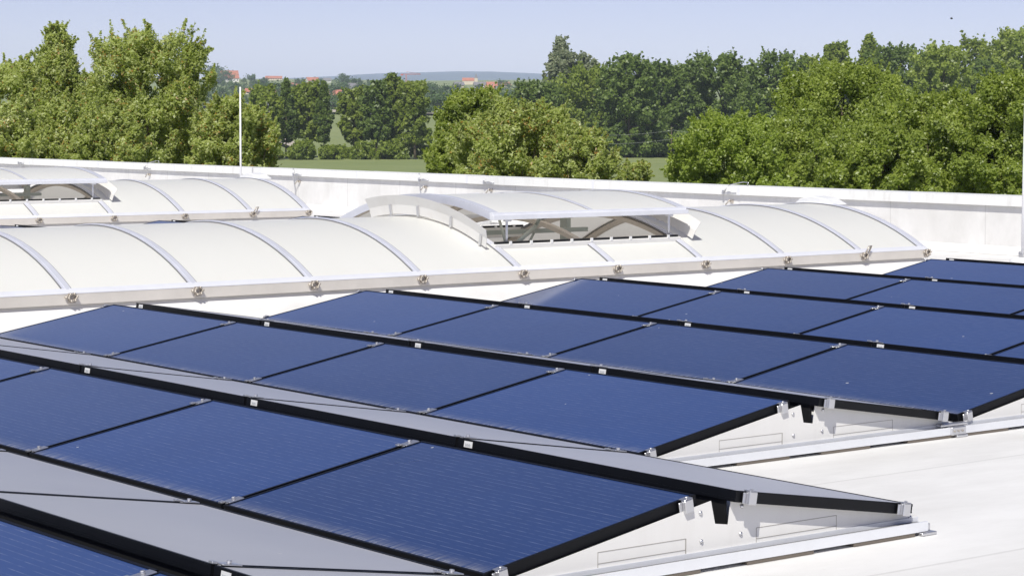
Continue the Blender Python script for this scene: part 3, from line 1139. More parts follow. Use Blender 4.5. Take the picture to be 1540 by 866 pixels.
# small connector piece between the racks of the third and fourth rows
cn = thing('rail_connector', (0.03, 2.95 * PITCH, ROOF_Z), 'small metal connector plate joining two base rails at the right edge', 'connector')
mb = MB()
yv = 3 * PITCH - 0.09
mb.box(0.045, 0.075, yv - 0.05, yv + 0.06, -0.086, -0.045)
mb.box(0.01, 0.05, yv - 0.10, yv + 0.10, -0.044, -0.030)
mb.build('plate', M['alu'], cn, 0.003)
mb = MB()
for q in (-0.03, 0.0, 0.03):
    mb.tube([(0.0755, yv + q, -0.065), (0.081, yv + q, -0.065)], 0.005, 6)
mb.build('bolt', M['steel'], cn)

# cable and twig in the dark gap of the nearest row
mb = MB()
pts = []
for i in range(25):
    t_ = i / 24
    pts.append((-2.0 + 5.0 * t_, AF + 0.055 + 0.02 * math.sin(t_ * 14), 0.036 + 0.03 * abs(math.sin(t_ * 7.0))))
mb.tube(pts, 0.006, 6)
prop(mb.build('cable', M['black']), 'black cable sagging in the dark ridge gap of the nearest row', 'cable')
mb = MB()
mb.tube([(-0.42, AF + 0.03, 0.135), (-0.30, AF + 0.075, 0.14), (-0.19, AF + 0.10, 0.142)], [0.006, 0.007, 0.004], 6)
prop(mb.build('twig', M['wood']), 'short brown twig lying across the dark ridge gap at the lower left', 'twig')

# ------------------------------------------------------------------ lightning protection
def rod(name, loc, top, r, label):
    t_ = thing(name, loc, label, 'lightning rod', 'white lightning rods')
    mb = MB()
    mb.tube([(loc[0], loc[1], loc[2] + 0.05), (loc[0], loc[1], top * 0.55), (loc[0], loc[1], top)], [r, r, r * 0.8], 10)
    mb.build('rod', M['rod'], t_)
    mb = MB()
    secs = []
    for rr, h in ((0.14, 0.002), (0.14, 0.05), (0.10, 0.075), (0.03, 0.08)):
        secs.append([Vector((loc[0] + rr * math.cos(R(22.5 * k)), loc[1] + rr * math.sin(R(22.5 * k)), loc[2] + h)) for k in range(16)])
    mb.strip(secs, True, True, True)
    mb.build('foot', M['white'], t_)
    mb = MB()
    mb.box(loc[0] - 0.03, loc[0] + 0.03, loc[1] - 0.03, loc[1] + 0.03, loc[2] + 0.081, loc[2] + 0.12)
    mb.build('clamp', M['alu'], t_, 0.004)


p = CAM + ray(362, 262) * ((18.0 - CAM.y) / ray(362, 262).y)
zt = (CAM + ray(362, 131) * ((18.0 - CAM.y) / ray(362, 131).y)).z
rod('lightning_rod', Vector((p.x, 18.0, ROOF_Z)), zt, 0.017, 'thin white lightning rod standing behind the farther skylight at the left')
p = CAM + ray(1537.5, 393) * ((17.3 - CAM.y) / ray(1537.5, 393).y)
zt = (CAM + ray(1537.5, 118) * ((17.3 - CAM.y) / ray(1537.5, 118).y)).z
rod('lightning_rod', Vector((p.x, 17.3, ROOF_Z)), zt, 0.017, 'white lightning rod at the right edge of the picture before the parapet')

BR = []
for n, (u, lab, low) in enumerate(((32, 'thin wire bracket on the coping at the far left above the raised flap', 0),
                                   (222, 'wire bracket with a hoop on the coping left of the lightning rod', 0),
                                   (447, 'wire bracket with a lead running down the parapet right of the lightning rod', 1),
                                   (637, 'wire bracket on the coping above the raised vent flap of the nearer skylight', 1),
                                   (735, 'flat wire bracket on the coping left of the picture centre of the raised flap', 0),
                                   (1097, 'wire bracket with big hoop on the coping above the nearer skylight end', 0))):
    p = CAM + ray(u, 265) * ((PAR_Y - CAM.y) / ray(u, 265).y)
    x = p.x
    t_ = thing('conductor_bracket', (x, PAR_Y, 0.60), lab, 'wire bracket', 'lightning conductor brackets on the coping')
    mb = MB()
    mb.box(x - 0.14, x + 0.14, PAR_Y - 0.010, PAR_Y - 0.004, 0.490, 0.499)
    mb.box(x - 0.03, x + 0.03, PAR_Y - 0.016, PAR_Y - 0.004, 0.486, 0.512)
    mb.box(x - 0.12, x - 0.09, PAR_Y - 0.02, PAR_Y - 0.004, 0.474, 0.527)
    mb.build('holder', M['alu'], t_)
    mb = MB()
    if low:
        mb.tube([(x - 0.09, PAR_Y - 0.022, 0.60), (x - 0.09, PAR_Y - 0.022, 0.45), (x - 0.09, PAR_Y + 0.02, 0.2), (x - 0.09, PAR_Y - 0.02, ROOF_Z + 0.02)], 0.008, 6)
    if u in (222, 1097):
        mb.tube([(x - 0.1, PAR_Y - 0.018, 0.49), (x - 0.02, PAR_Y + 0.02, 0.598), (x + 0.16, PAR_Y + 0.10, 0.640), (x + 0.26, PAR_Y + 0.10, 0.634), (x + 0.24, PAR_Y + 0.1, 0.592)], 0.007, 6)
    else:
        mb.tube([(x - 0.13, PAR_Y - 0.014, 0.50), (x + 0.13, PAR_Y - 0.014, 0.50)], 0.006, 6)
    mb.build('wire', M['alu'], t_)
    mb = MB()
    mb.box(x + 0.0, x + 0.035, PAR_Y + 0.01, PAR_Y + 0.047, 0.36, 0.40)
    mb.tube([(x + 0.01, PAR_Y + 0.0, 0.40), (x - 0.05, PAR_Y - 0.02, 0.33)], 0.009, 6)
    mb.build('wall_clip', M['steel'], t_)

# white roof cowl between the two skylights' far ends, by the parapet
p = CAM + ray(715, 287) * ((17.9 - CAM.y) / ray(715, 287).y)
cw = thing('roof_cowl', (p.x, 17.9, ROOF_Z), 'low white roof vent cowl by the parapet behind the raised flap', 'roof vent')
mb = MB()
secs = []
for rr, z in ((0.30, ROOF_Z + 0.002), (0.27, 0.05), (0.26, 0.22), (0.40, 0.225), (0.40, 0.27), (0.22, 0.34), (0.05, 0.365)):
    secs.append([Vector((p.x + rr * math.cos(R(20 * k)), 17.9 + rr * 0.7 * math.sin(R(20 * k)), z)) for k in range(18)])
mb.strip(secs, True, True, True)
mb.build('cowl_body', M['white'], cw)
mb = MB()
mb.box(p.x + 0.30, p.x + 0.46, 17.65, 17.85, 0.24, 0.30)
mb.build('latch', M['alu'], cw, 0.005)

# ------------------------------------------------------------------ trees
def leaves_mesh(name, mat, C, Nn, L, Wd, tint, rng):
    """one rhombus per leaf clump: centres C, normals Nn, length L, width Wd"""
    n = len(C)
    a = rng.normal(size=(n, 3))
    t = np.cross(Nn, a)
    t /= np.linalg.norm(t, axis=1, keepdims=True) + 1e-9
    b = np.cross(Nn, t)
    bend = Nn * (L * 0.12)[:, None]
    v = np.empty((n, 4, 3), np.float32)
    v[:, 0] = C - t * (L / 2)[:, None] - bend
    v[:, 1] = C + b * (Wd / 2)[:, None] + bend * 0.4
    v[:, 2] = C + t * (L / 2)[:, None] - bend
    v[:, 3] = C - b * (Wd / 2)[:, None] + bend * 0.4
    me = bpy.data.meshes.new(name)
    me.vertices.add(4 * n)
    me.vertices.foreach_set('co', v.reshape(-1))
    me.loops.add(4 * n)
    me.loops.foreach_set('vertex_index', np.arange(4 * n, dtype=np.int32))
    me.polygons.add(n)
    me.polygons.foreach_set('loop_start', np.arange(0, 4 * n, 4, dtype=np.int32))
    me.polygons.foreach_set('loop_total', np.full(n, 4, np.int32))
    me.update(calc_edges=True)
    at_ = me.attributes.new('tint', 'FLOAT', 'FACE')
    at_.data.foreach_set('value', np.clip(tint, 0, 1).astype(np.float32))
    me.materials.append(mat)
    return me


def crown(name, mat, w, h0, h1, n, leaf, seed, shape='round', blobs=60, spread=0.22, aspect=0.55, orange=0.0, skew=0.0, shoots=0.12):
    """foliage of a tree: leaf clumps on many overlapping lobes; local z from h0 to h1, width w"""
    rng = np.random.default_rng(seed)
    H = h1 - h0
    rw = w / 2
    # lobes inside an egg-shaped envelope
    th = rng.uniform(0, 2 * np.pi, blobs)
    zz = rng.uniform(0.0, 1.0, blobs)
    if shape == 'round':
        prof = np.sqrt(np.clip(1 - (np.abs(zz - 0.45) / 0.57) ** 2.6, 0.03, 1))
    elif shape == 'upright':
        prof = np.clip(np.minimum(1.0, (1.03 - zz) / 0.62), 0.06, 1) * np.clip(0.6 + zz, 0, 1)
    elif shape == 'bush':
        prof = np.sqrt(np.clip(1 - np.clip(zz - 0.1, 0, 1) ** 2.4 * 1.2, 0.04, 1))
    else:   # 'column'
        prof = np.clip(np.sqrt(np.clip(1 - (np.abs(zz - 0.5) / 0.56) ** 4, 0.05, 1)), 0.25, 1)
    lump = 1 + 0.16 * np.sin(th * 2 + zz * 5 + seed) + 0.10 * np.sin(th * 5 - zz * 9 + seed * 2)
    rr = rng.uniform(0.10, 1.0, blobs) ** 0.5 * prof * rw * lump
    B = np.c_[rr * np.cos(th), rr * np.sin(th), h0 + zz * H]
    B[:, 0] += skew * (zz - 0.4) * rw
    br = rng.uniform(0.55, 1.3, blobs) * spread * rw
    vz = {'round': 1.0, 'upright': 1.4, 'bush': 0.95, 'column': 1.2}[shape]
    ext = np.percentile(np.abs(B[:, :2]) + br[:, None] * 0.8, 97)
    B[:, :2] *= max(0.5, rw - spread * rw * 0.6) / max(ext - spread * rw * 0.6, 1e-3)
    B[:, 2] = h0 + (B[:, 2] - h0) * (H - spread * rw * 1.05 * vz) / H
    pr = br ** 2
    idx = rng.choice(blobs, n, p=pr / pr.sum())
    d = rng.normal(size=(n, 3))
    d[:, 2] += 0.25
    d /= np.linalg.norm(d, axis=1, keepdims=True)
    rad = br[idx] * (0.32 + 0.82 * rng.random(n) ** 0.75)
    C = B[idx] + d * rad[:, None] * np.array([1, 1, vz])
    # stray leaves and upward shoots break the outline
    k = rng.random(n) < 0.08
    C[k] += d[k] * (br[idx][k] * rng.uniform(0.1, 0.6, k.sum()))[:, None]
    if shoots:
        ns = int(blobs * 1.5)
        top = np.argsort(-(B[:, 2] + 0.6 * np.hypot(B[:, 0], B[:, 1])))[:max(6, int(blobs * 0.6))]
        src = rng.choice(top, ns)
        sd = rng.normal(size=(ns, 3)) * 0.35 + np.array([0, 0, 1.0])
        out = B[src] * np.array([1, 1, 0])
        sd += 0.5 * out / (np.linalg.norm(out, axis=1, keepdims=True) + 1e-6)
        sd /= np.linalg.norm(sd, axis=1, keepdims=True)
        sl = rng.uniform(0.6, 1.9, ns) * br[src]
        m = rng.random(n) < shoots
        q = rng.integers(0, ns, m.sum())
        t_ = rng.random(m.sum())
        C[m] = B[src[q]] + sd[q] * (br[src[q]] * 0.7 + t_ * sl[q])[:, None] + rng.normal(size=(m.sum(), 3)) * (0.16 * (1.1 - t_) * br[src[q]])[:, None]
    Nn = d * 0.7 + rng.normal(size=(n, 3)) * 0.62 + np.array([_sd.x, _sd.y, _sd.z]) * 0.62     # leaves turn to the light
    Nn /= np.linalg.norm(Nn, axis=1, keepdims=True)
    L = leaf * rng.uniform(0.65, 1.35, n)
    Wd = L * aspect * rng.uniform(0.75, 1.25, n)
    btint = rng.normal(0.42, 0.10, blobs)
    tint = btint[idx] + rng.normal(0, 0.13, n)
    if orange:
        tint = np.minimum(tint, 0.86)
        hot = rng.random(blobs) < 0.22
        o = (rng.random(n) < orange * np.where(hot[idx], 2.2, 0.15))
        tint[o] = rng.uniform(0.9, 1.0, o.sum())
    return leaves_mesh(name, mat, C, Nn, L, Wd, tint, rng), B, br


def trunk_mesh(name, mat, h0, h1, r, B, seed, limbs=9, top=0.8):
    rng = random.Random(seed)
    mb = MB()
    H = h1 - h0
    pts, rs = [], []
    for i in range(7):
        t = i / 6 * top
        pts.append((rng.uniform(-1, 1) * 0.03 * H * t, rng.uniform(-1, 1) * 0.03 * H * t, t * h1))
        rs.append(r * (1.25 if i == 0 else 1.0) * (1 - 0.8 * i / 6))
    mb.tube(pts, rs, 8)
    order = sorted(range(len(B)), key=lambda q: rng.random())[:limbs]
    for q in order:
        e = Vector(B[q])
        t = min(top * 0.92, max(0.15, (e.z * 0.62) / h1))
        f = t / top * 6
        i = min(5, int(f))
        s = Vector(pts[i]).lerp(Vector(pts[i + 1]), f - i)
        m1 = s.lerp(e, 0.5) + Vector((0, 0, -0.05 * H))
        mb.tube([s, m1, e], [r * 0.42, r * 0.25, r * 0.06], 6)
    return mb.mesh(name, mat)


def tree(name, label, cat, group, u, vtop, wpx, d, mat, n, leaf_px, shape='round', base=0.12, seed=1, bark=None, vbase=None, orange=0.0,
         blobs=60, spread=0.22, aspect=0.55, skew=0.0, limbs=9, cv=320):
    p = at(u, d)
    zt = z_at(vtop, d, u)
    if vbase is not None:
        p.z = z_at(vbase, d, u)
    h = zt - p.z
    h0 = max(0.15, z_at(cv, d, u) - p.z)
    w = wpx * d / F
    root = thing(name, p, label, cat, group, 0)
    cm, B, br = crown('crown', mat, w, h0, h, int(n * (2.9 if d < 100 else 1.7)), leaf_px * (0.56 if d < 100 else 0.74) * d / F, seed, shape, int(blobs * 4), spread * 0.60, aspect, orange, skew, 0.22 if mat is M['l_willow'] else 0.10)
    link('crown', cm, root)
    tm = trunk_mesh('trunk', bark or M['bark'], h0, h, max(0.05, min(h * 0.02, w * 0.045)), B, seed, limbs)
    link('trunk', tm, root)
    return root


WIL = 'willows just behind the parapet'
tree('willow_tree', 'olive green willow at the left edge of the picture', 'tree', WIL, 5, 88, 190, 62, M['l_willow'], 30000, 9, 'round', 0.1, 11, M['bark_pale'], None, 0.035, 70, 0.24, 0.5)
tree('willow_tree', 'tall pointed willow second from the left, with a see-through lower crown', 'tree', WIL, 88, 33, 125, 66, M['l_willow'], 26000, 9, 'upright', 0.30, 12, M['bark_pale'], None, 0.03, 60, 0.28, 0.5)
tree('willow_tree', 'broad bushy willow left of the lightning rod, fullest of the willows', 'tree', WIL, 225, 44, 205, 60, M['l_willow'], 42000, 9, 'round', 0.08, 13, M['bark_pale'], None, 0.05, 90, 0.21, 0.5)
tree('willow_tree', 'smaller willow behind the lightning rod, with thin upper twigs', 'tree', WIL, 345, 146, 135, 58, M['l_willow'], 20000, 9, 'round', 0.08, 14, M['bark_pale'], None, 0.05, 50, 0.26, 0.5)
tree('willow_shrub', 'low willow shrub in front of the pointed willow', 'shrub', WIL, 95, 150, 150, 54, M['l_willow'], 22000, 9, 'bush', 0.05, 15, M['bark_pale'], None, 0.04, 60, 0.24, 0.5)
tree('willow_shrub', 'low willow shrub before the broad willow, touching the parapet', 'shrub', WIL, 165, 165, 130, 52, M['l_willow'], 18000, 9, 'bush', 0.05, 16, M['bark_pale'], None, 0.05, 50, 0.24, 0.5)
tree('willow_shrub', 'willow shrub at the far left bottom behind the raised flap', 'shrub', WIL, 15, 158, 140, 53, M['l_willow'], 18000, 9, 'bush', 0.05, 17, M['bark_pale'], None, 0.05, 50, 0.24, 0.5)
SHR = 'shrubs behind the middle of the parapet'
tree('leafy_shrub', 'bright green rounded shrub top in the picture centre, left one of the centre group', 'shrub', SHR, 714, 130, 122, 74, M['l_bright'], 24000, 8, 'round', 0.1, 21, M['bark_pale'], None, 0, 60, 0.24, 0.6)
tree('leafy_shrub', 'olive shrub with orange catkins, widest of the centre group', 'shrub', SHR, 782, 152, 178, 62, M['l_willow'], 34000, 9, 'round', 0.06, 22, M['bark_pale'], None, 0.06, 80, 0.22, 0.5)
tree('leafy_shrub', 'light olive shrub at the right of the centre group', 'shrub', SHR, 875, 192, 125, 60, M['l_willow'], 22000, 9, 'bush', 0.05, 23, M['bark_pale'], None, 0.06, 55, 0.24, 0.5)
tree('leafy_shrub', 'fresh green shrub low at the left of the centre group', 'shrub', SHR, 672, 198, 72, 66, M['l_bright'], 14000, 8, 'bush', 0.05, 24, M['bark_pale'], None, 0, 45, 0.26, 0.55)
tree('leafy_shrub', 'loose low shrub before the gap in the wood', 'shrub', SHR, 958, 245, 66, 58, M['l_willow'], 9000, 9, 'bush', 0.05, 25, M['bark_pale'], None, 0.05, 30, 0.24, 0.5)
RT = 'leafy trees behind the right half of the parapet'
tree('broadleaf_tree', 'light green dome shaped tree, lowest of the right hand trees', 'tree', RT, 1098, 171, 165, 66, M['l_lime'], 30000, 8, 'round', 0.06, 31, None, None, 0, 75, 0.22, 0.6)
tree('broadleaf_tree', 'tall mid green tree right of the light green dome', 'tree', RT, 1270, 95, 225, 78, M['l_bright'], 42000, 8, 'round', 0.06, 32, None, None, 0, 100, 0.20, 0.6)
tree('broadleaf_tree', 'green tree filling the gap between the light dome and the tall mid green tree', 'tree', RT, 1190, 175, 150, 70, M['l_bright'], 26000, 8, 'round', 0.05, 33, None, None, 0, 65, 0.22, 0.6)
tree('broadleaf_tree', 'large glossy green tree left of the rod at the right edge', 'tree', RT, 1420, 138, 235, 62, M['l_bright'], 42000, 9, 'round', 0.05, 34, None, None, 0, 100, 0.20, 0.6)
tree('broadleaf_tree', 'high glossy tree cut off by the right edge of the picture', 'tree', RT, 1535, 108, 190, 60, M['l_bright'], 32000, 9, 'round', 0.05, 35, None, None, 0, 80, 0.22, 0.6)
tree('broadleaf_tree', 'low bushy tree in front of the tall mid green tree, at the coping', 'tree', RT, 1320, 190, 170, 58, M['l_bright'], 24000, 9, 'bush', 0.05, 36, None, None, 0, 60, 0.22, 0.6)
WD = 'trees of the wood beyond the meadow'
wood = [
    (805, 122, 100, 'l_dark', 'round', 'low dark tree at the left end of the wood'),
    (842, 57, 66, 'l_silver', 'upright', 'tall silvery poplar rising over the left end of the wood'),
    (864, 76, 48, 'l_silver', 'column', 'shorter silvery tree leaning on the tall silvery poplar'),
    (884, 102, 118, 'l_mid', 'round', 'yellowish green tree low beside the silvery poplar'),
    (893, 90, 34, 'l_silver', 'upright', 'slim grey green tip between the silvery poplar and the dark trees'),
    (946, 82, 100, 'l_dark', 'round', 'dark tree with a bushy tip right of the slim grey tip'),
    (1003, 93, 100, 'l_dark', 'round', 'dark tree over the shady gap at the meadow edge'),
    (1046, 97, 60, 'l_dark', 'round', 'small dark tree hidden between two larger dark crowns'),
    (1085, 79, 104, 'l_dark', 'round', 'round dark crown left of the two rounded tops of the wood'),
    (1128, 122, 90, 'l_dark', 'round', 'low dark tree behind the light green dome'),
    (1166, 77, 92, 'l_dark', 'round', 'dark rounded crown behind the light green dome'),
    (1213, 84, 66, 'l_mid', 'round', 'grey green crown in a dip of the wood skyline'),
    (1256, 64, 62, 'l_mid', 'round', 'fresh green crown poking up behind the tall mid green tree'),
    (1305, 54, 66, 'l_mid', 'upright', 'airy crown with feathery tip, above the tall mid green tree'),
    (1350, 66, 110, 'l_dark', 'round', 'broad dark crown right of the airy feathery tip'),
    (1412, 66, 84, 'l_bright', 'round', 'yellow green crown in the right part of the wood'),
    (1462, 58, 90, 'l_mid', 'round', 'green crown left of the highest tree of the wood'),
    (1478, 92, 70, 'l_dark', 'round', 'shaded crown below the right hand skyline'),
    (1525, 44, 96, 'l_bright', 'round', 'highest tree of the wood, at the upper right edge'),
    (1522, 84, 64, 'l_silver', 'round', 'silver grey crown below the highest tree at the right edge'),
]
for i, (u, vt, wp, mt, sh, lab) in enumerate(wood):
    dd = 455 + (i * 37) % 90 + (60 if vt < 62 else 0)
    if mt == 'l_silver':
        dd += 30
    tree('wood_tree', lab, 'tree', WD, u, vt, wp * 1.12, dd, M[mt], 9500, 7.0, sh, 0.10, 100 + i, None, 231, 0, 60, 0.24, 0.7, cv=228)
# dark undergrowth at the wood's edge
for i, (u, vt, wp, lab) in enumerate(((830, 190, 120, 'dark undergrowth bush at the left foot of the wood'), (935, 205, 120, 'dark undergrowth bush beside the shady gap'),
                                      (1035, 200, 130, 'dark undergrowth bush right of the shady gap'))):
    tree('undergrowth_bush', lab, 'shrub', WD, u, vt, wp, 470, M['l_dark'], 5000, 7.0, 'bush', 0.03, 150 + i, None, 231, 0, 35, 0.26, 0.7, cv=230)
LN = 'tree line across the middle distance'
line = [
    (398, 128, 66, 'l_mid', 'round', 'leftmost tree of the middle tree line, next to the lightning rod'),
    (430, 117, 34, 'l_dark', 'upright', 'thin sparse tree with a crooked tip in the middle tree line'),
    (464, 122, 70, 'l_mid', 'round', 'full tree left of the gap that shows the field'),
    (487, 122, 30, 'l_dark', 'upright', 'narrow dark tree leaning on the full tree left of the field gap'),
    (533, 133, 58, 'l_mid', 'column', 'slender tree right of the gap that shows the field'),
    (566, 122, 56, 'l_dark', 'column', 'dark tree in the thick of the middle tree line'),
    (592, 112, 50, 'l_mid', 'round', 'pale topped tree behind the thick middle of the tree line'),
    (624, 121, 54, 'l_mid', 'column', 'bright full tree at the right end of the middle tree line'),
]
for i, (u, vt, wp, mt, sh, lab) in enumerate(line):
    tree('field_tree', lab, 'tree', LN, u, vt, wp * 0.80, 432 + (i * 7) % 16, M[mt], 6500, 7.0, sh, 0.22, 200 + i, None, 238, 0, 40, 0.30, 0.7, 0, 7, cv=212)
for i, (u, vt, wp, lab) in enumerate(((400, 222, 44, 'dark bush at the foot of the leftmost tree of the tree line'), (455, 212, 44, 'dark bush under the full tree left of the field gap'),
                                      (497, 219, 34, 'bush standing in the gap that shows the field'), (548, 214, 40, 'dark bush under the slender tree of the tree line'),
                                      (592, 210, 48, 'dark bush in the thick middle of the tree line'), (632, 190, 36, 'bush at the right end of the tree line'),
                                      (522, 222, 40, 'small bush right of the field gap'))):
    tree('hedge_bush', lab, 'shrub', LN, u, vt, wp, 426 + i * 2, M['l_mid'], 3000, 7.0, 'bush', 0.03, 230 + i, None, 239, 0, 26, 0.28, 0.7, 0, 5, cv=238)

# far trees around the town: few shared crowns, each tree its own object
FT = 'distant trees around the town'
proto = []
for i in range(4):
    cm, B, br = crown('crown', M['l_far'], 10.0, 0.8, 10.0, 1500, 0.75, 300 + i, ('round', 'bush', 'round', 'upright')[i], 26, 0.30, 0.8)
    proto.append((cm, trunk_mesh('trunk', M['bark'], 0.8, 10.0, 0.25, B, 300 + i, 4)))
far = [(322, 98, 40, 1500), (338, 106, 26, 1500), (378, 112, 26, 1450), (398, 116, 26, 1480), (412, 124, 40, 1500), (450, 118, 26, 2300), (504, 126, 32, 1500), (514, 110, 30, 1700),
       (530, 118, 30, 1650), (545, 124, 30, 1500), (560, 120, 26, 1550), (588, 108, 38, 1300), (570, 128, 40, 1100), (612, 124, 34, 1500), (640, 124, 34, 1350), (655, 126, 34, 1300),
       (672, 128, 34, 1400), (690, 126, 26, 1900), (664, 138, 46, 1050), (722, 126, 22, 2000), (756, 120, 22, 2000), (778, 122, 30, 1700), (745, 136, 30, 1500), (700, 134, 34, 1300),
       (770, 138, 44, 1200), (480, 118, 20, 2400), (538, 118, 18, 2300), (420, 132, 30, 1250), (500, 142, 36, 1100), (522, 145, 34, 1050), (652, 146, 40, 980), (110, 122, 60, 1000),
       (60, 128, 60, 1000), (620, 137, 34, 1150), (792, 128, 40, 1100)]
r_ = random.Random(21)
for k in range(34):
    u = 312 + k * 10.4 + r_.uniform(-4, 4)
    far.append((u, r_.uniform(121, 141) if u < 640 else r_.uniform(122, 136), r_.uniform(18, 32), 0))
for i, (u, vt, wp, d) in enumerate(far):
    p, d = ground_at(u, vt + wp * 0.72)
    zt = z_at(vt, d, u)
    side = 'left of the tree line' if u < 420 else ('behind the middle tree line' if u < 645 else 'between tree line and wood')
    root = thing('distant_tree', p, 'hazy green tree far off, %s among the distant trees, %s' % (
        '%d%s from the left' % (i + 1, 'th'), side), 'tree', FT, rnd.uniform(0, 6.28))
    h = max(zt - p.z, 4.0)
    root.scale = (wp * d / F / 10.0, wp * d / F / 10.0, h / 10.0)
    cm, tm = proto[i % 4]
    link('crown', cm, root)
    link('trunk', tm, root)
order = sorted([o for o in COL.objects if o.name.startswith('distant_tree')], key=lambda o: -((Vector(o.location) - CAM).normalized().dot(-_r2)))
for i, o in enumerate(order):
    n = i + 1
    suf = 'th' if 10 <= n % 100 <= 20 else {1: 'st', 2: 'nd', 3: 'rd'}.get(n % 10, 'th')
    o['label'] = 'hazy green tree around the far town, %d%s of these distant trees from the left' % (n, suf)

# ------------------------------------------------------------------ far houses
HS = 'houses of the distant town'


def house(label, u, vbase, wpx, hpx, d, wall, roof, turn, chim=True, lift=True, roofshare=0.55):
    p, d = ground_at(u, vbase)
    zb = p.z
    w, h = wpx * d / F, hpx * d / F
    root = thing('house', (p.x, p.y, zb), label, 'house', HS, math.atan2(_r2.y, _r2.x) + turn)
    OFF[root.name] = Vector((0, 0, 0))
    dp = w * 0.6
    hw = h * (1 - roofshare)
    mb = MB()
    mb.box(-w / 2, w / 2, -dp / 2, dp / 2, -1.5, hw)
    mb.prism([(-w / 2, -dp / 2, hw + 0.002), (-w / 2, dp / 2, hw + 0.002), (-w / 2, 0, h - 0.3)], (w, 0, 0))
    mb.build('wall', wall, root)
    mb = MB()
    e = 0.6
    for s in (-1, 1):
        k = (h - hw) / (dp / 2)
        a = (s * (dp / 2 + e), hw - e * k)
        mb.prism([(-w / 2 - e, a[0], a[1]), (-w / 2 - e, 0, h), (-w / 2 - e, 0, h + 0.35), (-w / 2 - e, a[0], a[1] + 0.35)], (w + 2 * e, 0, 0))
    rf = mb.build('roof', roof, root)
    if chim:
        mb = MB()
        mb.box(w * 0.2, w * 0.2 + 0.9, -0.5, 0.4, h - 1.0, h + 1.3)
        mb.build('chimney', M['roof_grey'], rf)
    nwin = max(2, int(w / 3.2))
    for i in range(nwin):
        mb = MB()
        x = -w / 2 + w * (i + 0.5) / nwin
        mb.box(x - 0.55, x + 0.55, -dp / 2 - 0.03, -dp / 2 - 0.003, hw * 0.35, hw * 0.35 + 1.5)
        mb.build('window', M['window'], root)
    return root


house('large farmhouse with a broad faded red roof above the willow and lightning rod', 345, 124, 26, 17, 1350, M['wall_white'], M['roof_red'], 0.35, True, True, 0.62)
house('long low red roofed house right of the lightning rod tip', 385, 142, 30, 8, 1300, M['wall_cream'], M['roof_red'], 0.1)
house('white walled house with an orange red roof seen over the leftmost field tree', 422, 151, 24, 16, 1000, M['wall_white'], M['roof_red'], -0.4)
house('red roofed row house behind the full field tree', 448, 133, 30, 8, 1600, M['wall_white'], M['roof_red'], 0.05)
house('house with white gable and red roof on the far skyline', 470, 125, 18, 8, 2100, M['wall_white'], M['roof_red'], 0.5)
house('bright white flat looking house on the far skyline', 492, 124, 11, 6, 2100, M['wall_white'], M['roof_grey'], 0.2, False)
house('long orange roofed barn above the field gap', 500, 146, 26, 10, 1200, M['wall_white'], M['roof_red'], 0.05, False, True, 0.7)
house('grey roofed house beside the long orange roofed barn', 533, 140, 20, 14, 1250, M['wall_white'], M['roof_grey'], 0.5)
house('pale pink roofed house at the left of the far skyline', 412, 121, 24, 6, 2200, M['wall_cream'], M['roof_red'], 0.1, False)
house('cream house left of the church in the far town', 690, 131, 14, 7, 2200, M['wall_cream'], M['roof_grey'], 0.4)
house('grey roofed house right of the church in the far town', 722, 132, 18, 8, 2100, M['wall_white'], M['roof_grey'], 0.2)
house('house with the brightest red roof of the far town', 742, 133, 20, 9, 2000, M['wall_white'], M['roof_red'], 0.15)
house('small red roofed house at the right end of the far town', 760, 131, 14, 7, 2050, M['wall_cream'], M['roof_red'], 0.6)
house('orange roofed house low in front of the far town', 737, 137, 14, 8, 1900, M['wall_cream'], M['roof_red'], -0.3)
house('white house glimpsed through the pointed willow at the left', 105, 154, 40, 18, 800, M['wall_white'], M['roof_grey'], 0.1)
# church with a spire
p, d = ground_at(707, 127)
zb = p.z
ch = thing('church', (p.x, p.y, zb), 'small church with a pointed spire on the far skyline', 'church', None, math.atan2(_r2.y, _r2.x))
OFF[ch.name] = Vector((0, 0, 0))
mb = MB()
mb.box(-9, 5, -4, 4, -4, 4)
mb.box(5.003, 9, -2.2, 2.2, -4, 7)
mb.build('wall', M['wall_cream'], ch)
mb = MB()
mb.prism([(-9.4, -4.4, 3.9), (-9.4, 4.4, 3.9), (-9.4, 0, 7.6)], (14.2, 0, 0))
rf = mb.build('roof', M['roof_red'], ch)
mb = MB()
mb.strip([[Vector((7 + a * s, b * s, z)) for a, b in ((-2.3, -2.3), (2.3, -2.3), (2.3, 2.3), (-2.3, 2.3))] for s, z in ((1, 7.002), (0.55, 9), (0.03, 13))], True, True)
mb.build('spire', M['roof_grey'], ch)

# tower crane, far off
p = at(611, 2500)
zb = ground_z(2500)
cr = thing('tower_crane', (p.x, p.y, zb), 'faint red tower crane rising over the far skyline', 'crane', None, math.atan2(_r2.y, _r2.x))
OFF[cr.name] = Vector((0, 0, 0))
zt = z_at(112, 2500, 611) - zb
mb = MB()
for a, b in ((-0.6, -0.6), (0.6, -0.6), (0.6, 0.6), (-0.6, 0.6)):
    mb.tube([(a, b, 0), (a, b, zt)], 0.16, 5)
q = 0.0
while q < zt - 1.5:
    mb.tube([(-0.6, -0.6, q), (0.6, -0.6, q + 1.5)], 0.09, 4)
    mb.tube([(0.6, 0.6, q), (-0.6, 0.6, q + 1.5)], 0.09, 4)
    q += 1.5
mb.build('mast', M['red_steel'], cr)
mb = MB()
mb.tube([(-6, 0, zt), (16, 0, zt)], 0.35, 5)
mb.tube([(0, 0, zt), (0, 0, zt + 3), (16, 0, zt + 0.3)], 0.12, 4)
mb.box(-6.4, -3.5, -0.6, 0.6, zt - 1.4, zt - 0.36)
mb.build('jib', M['red_steel'], cr)

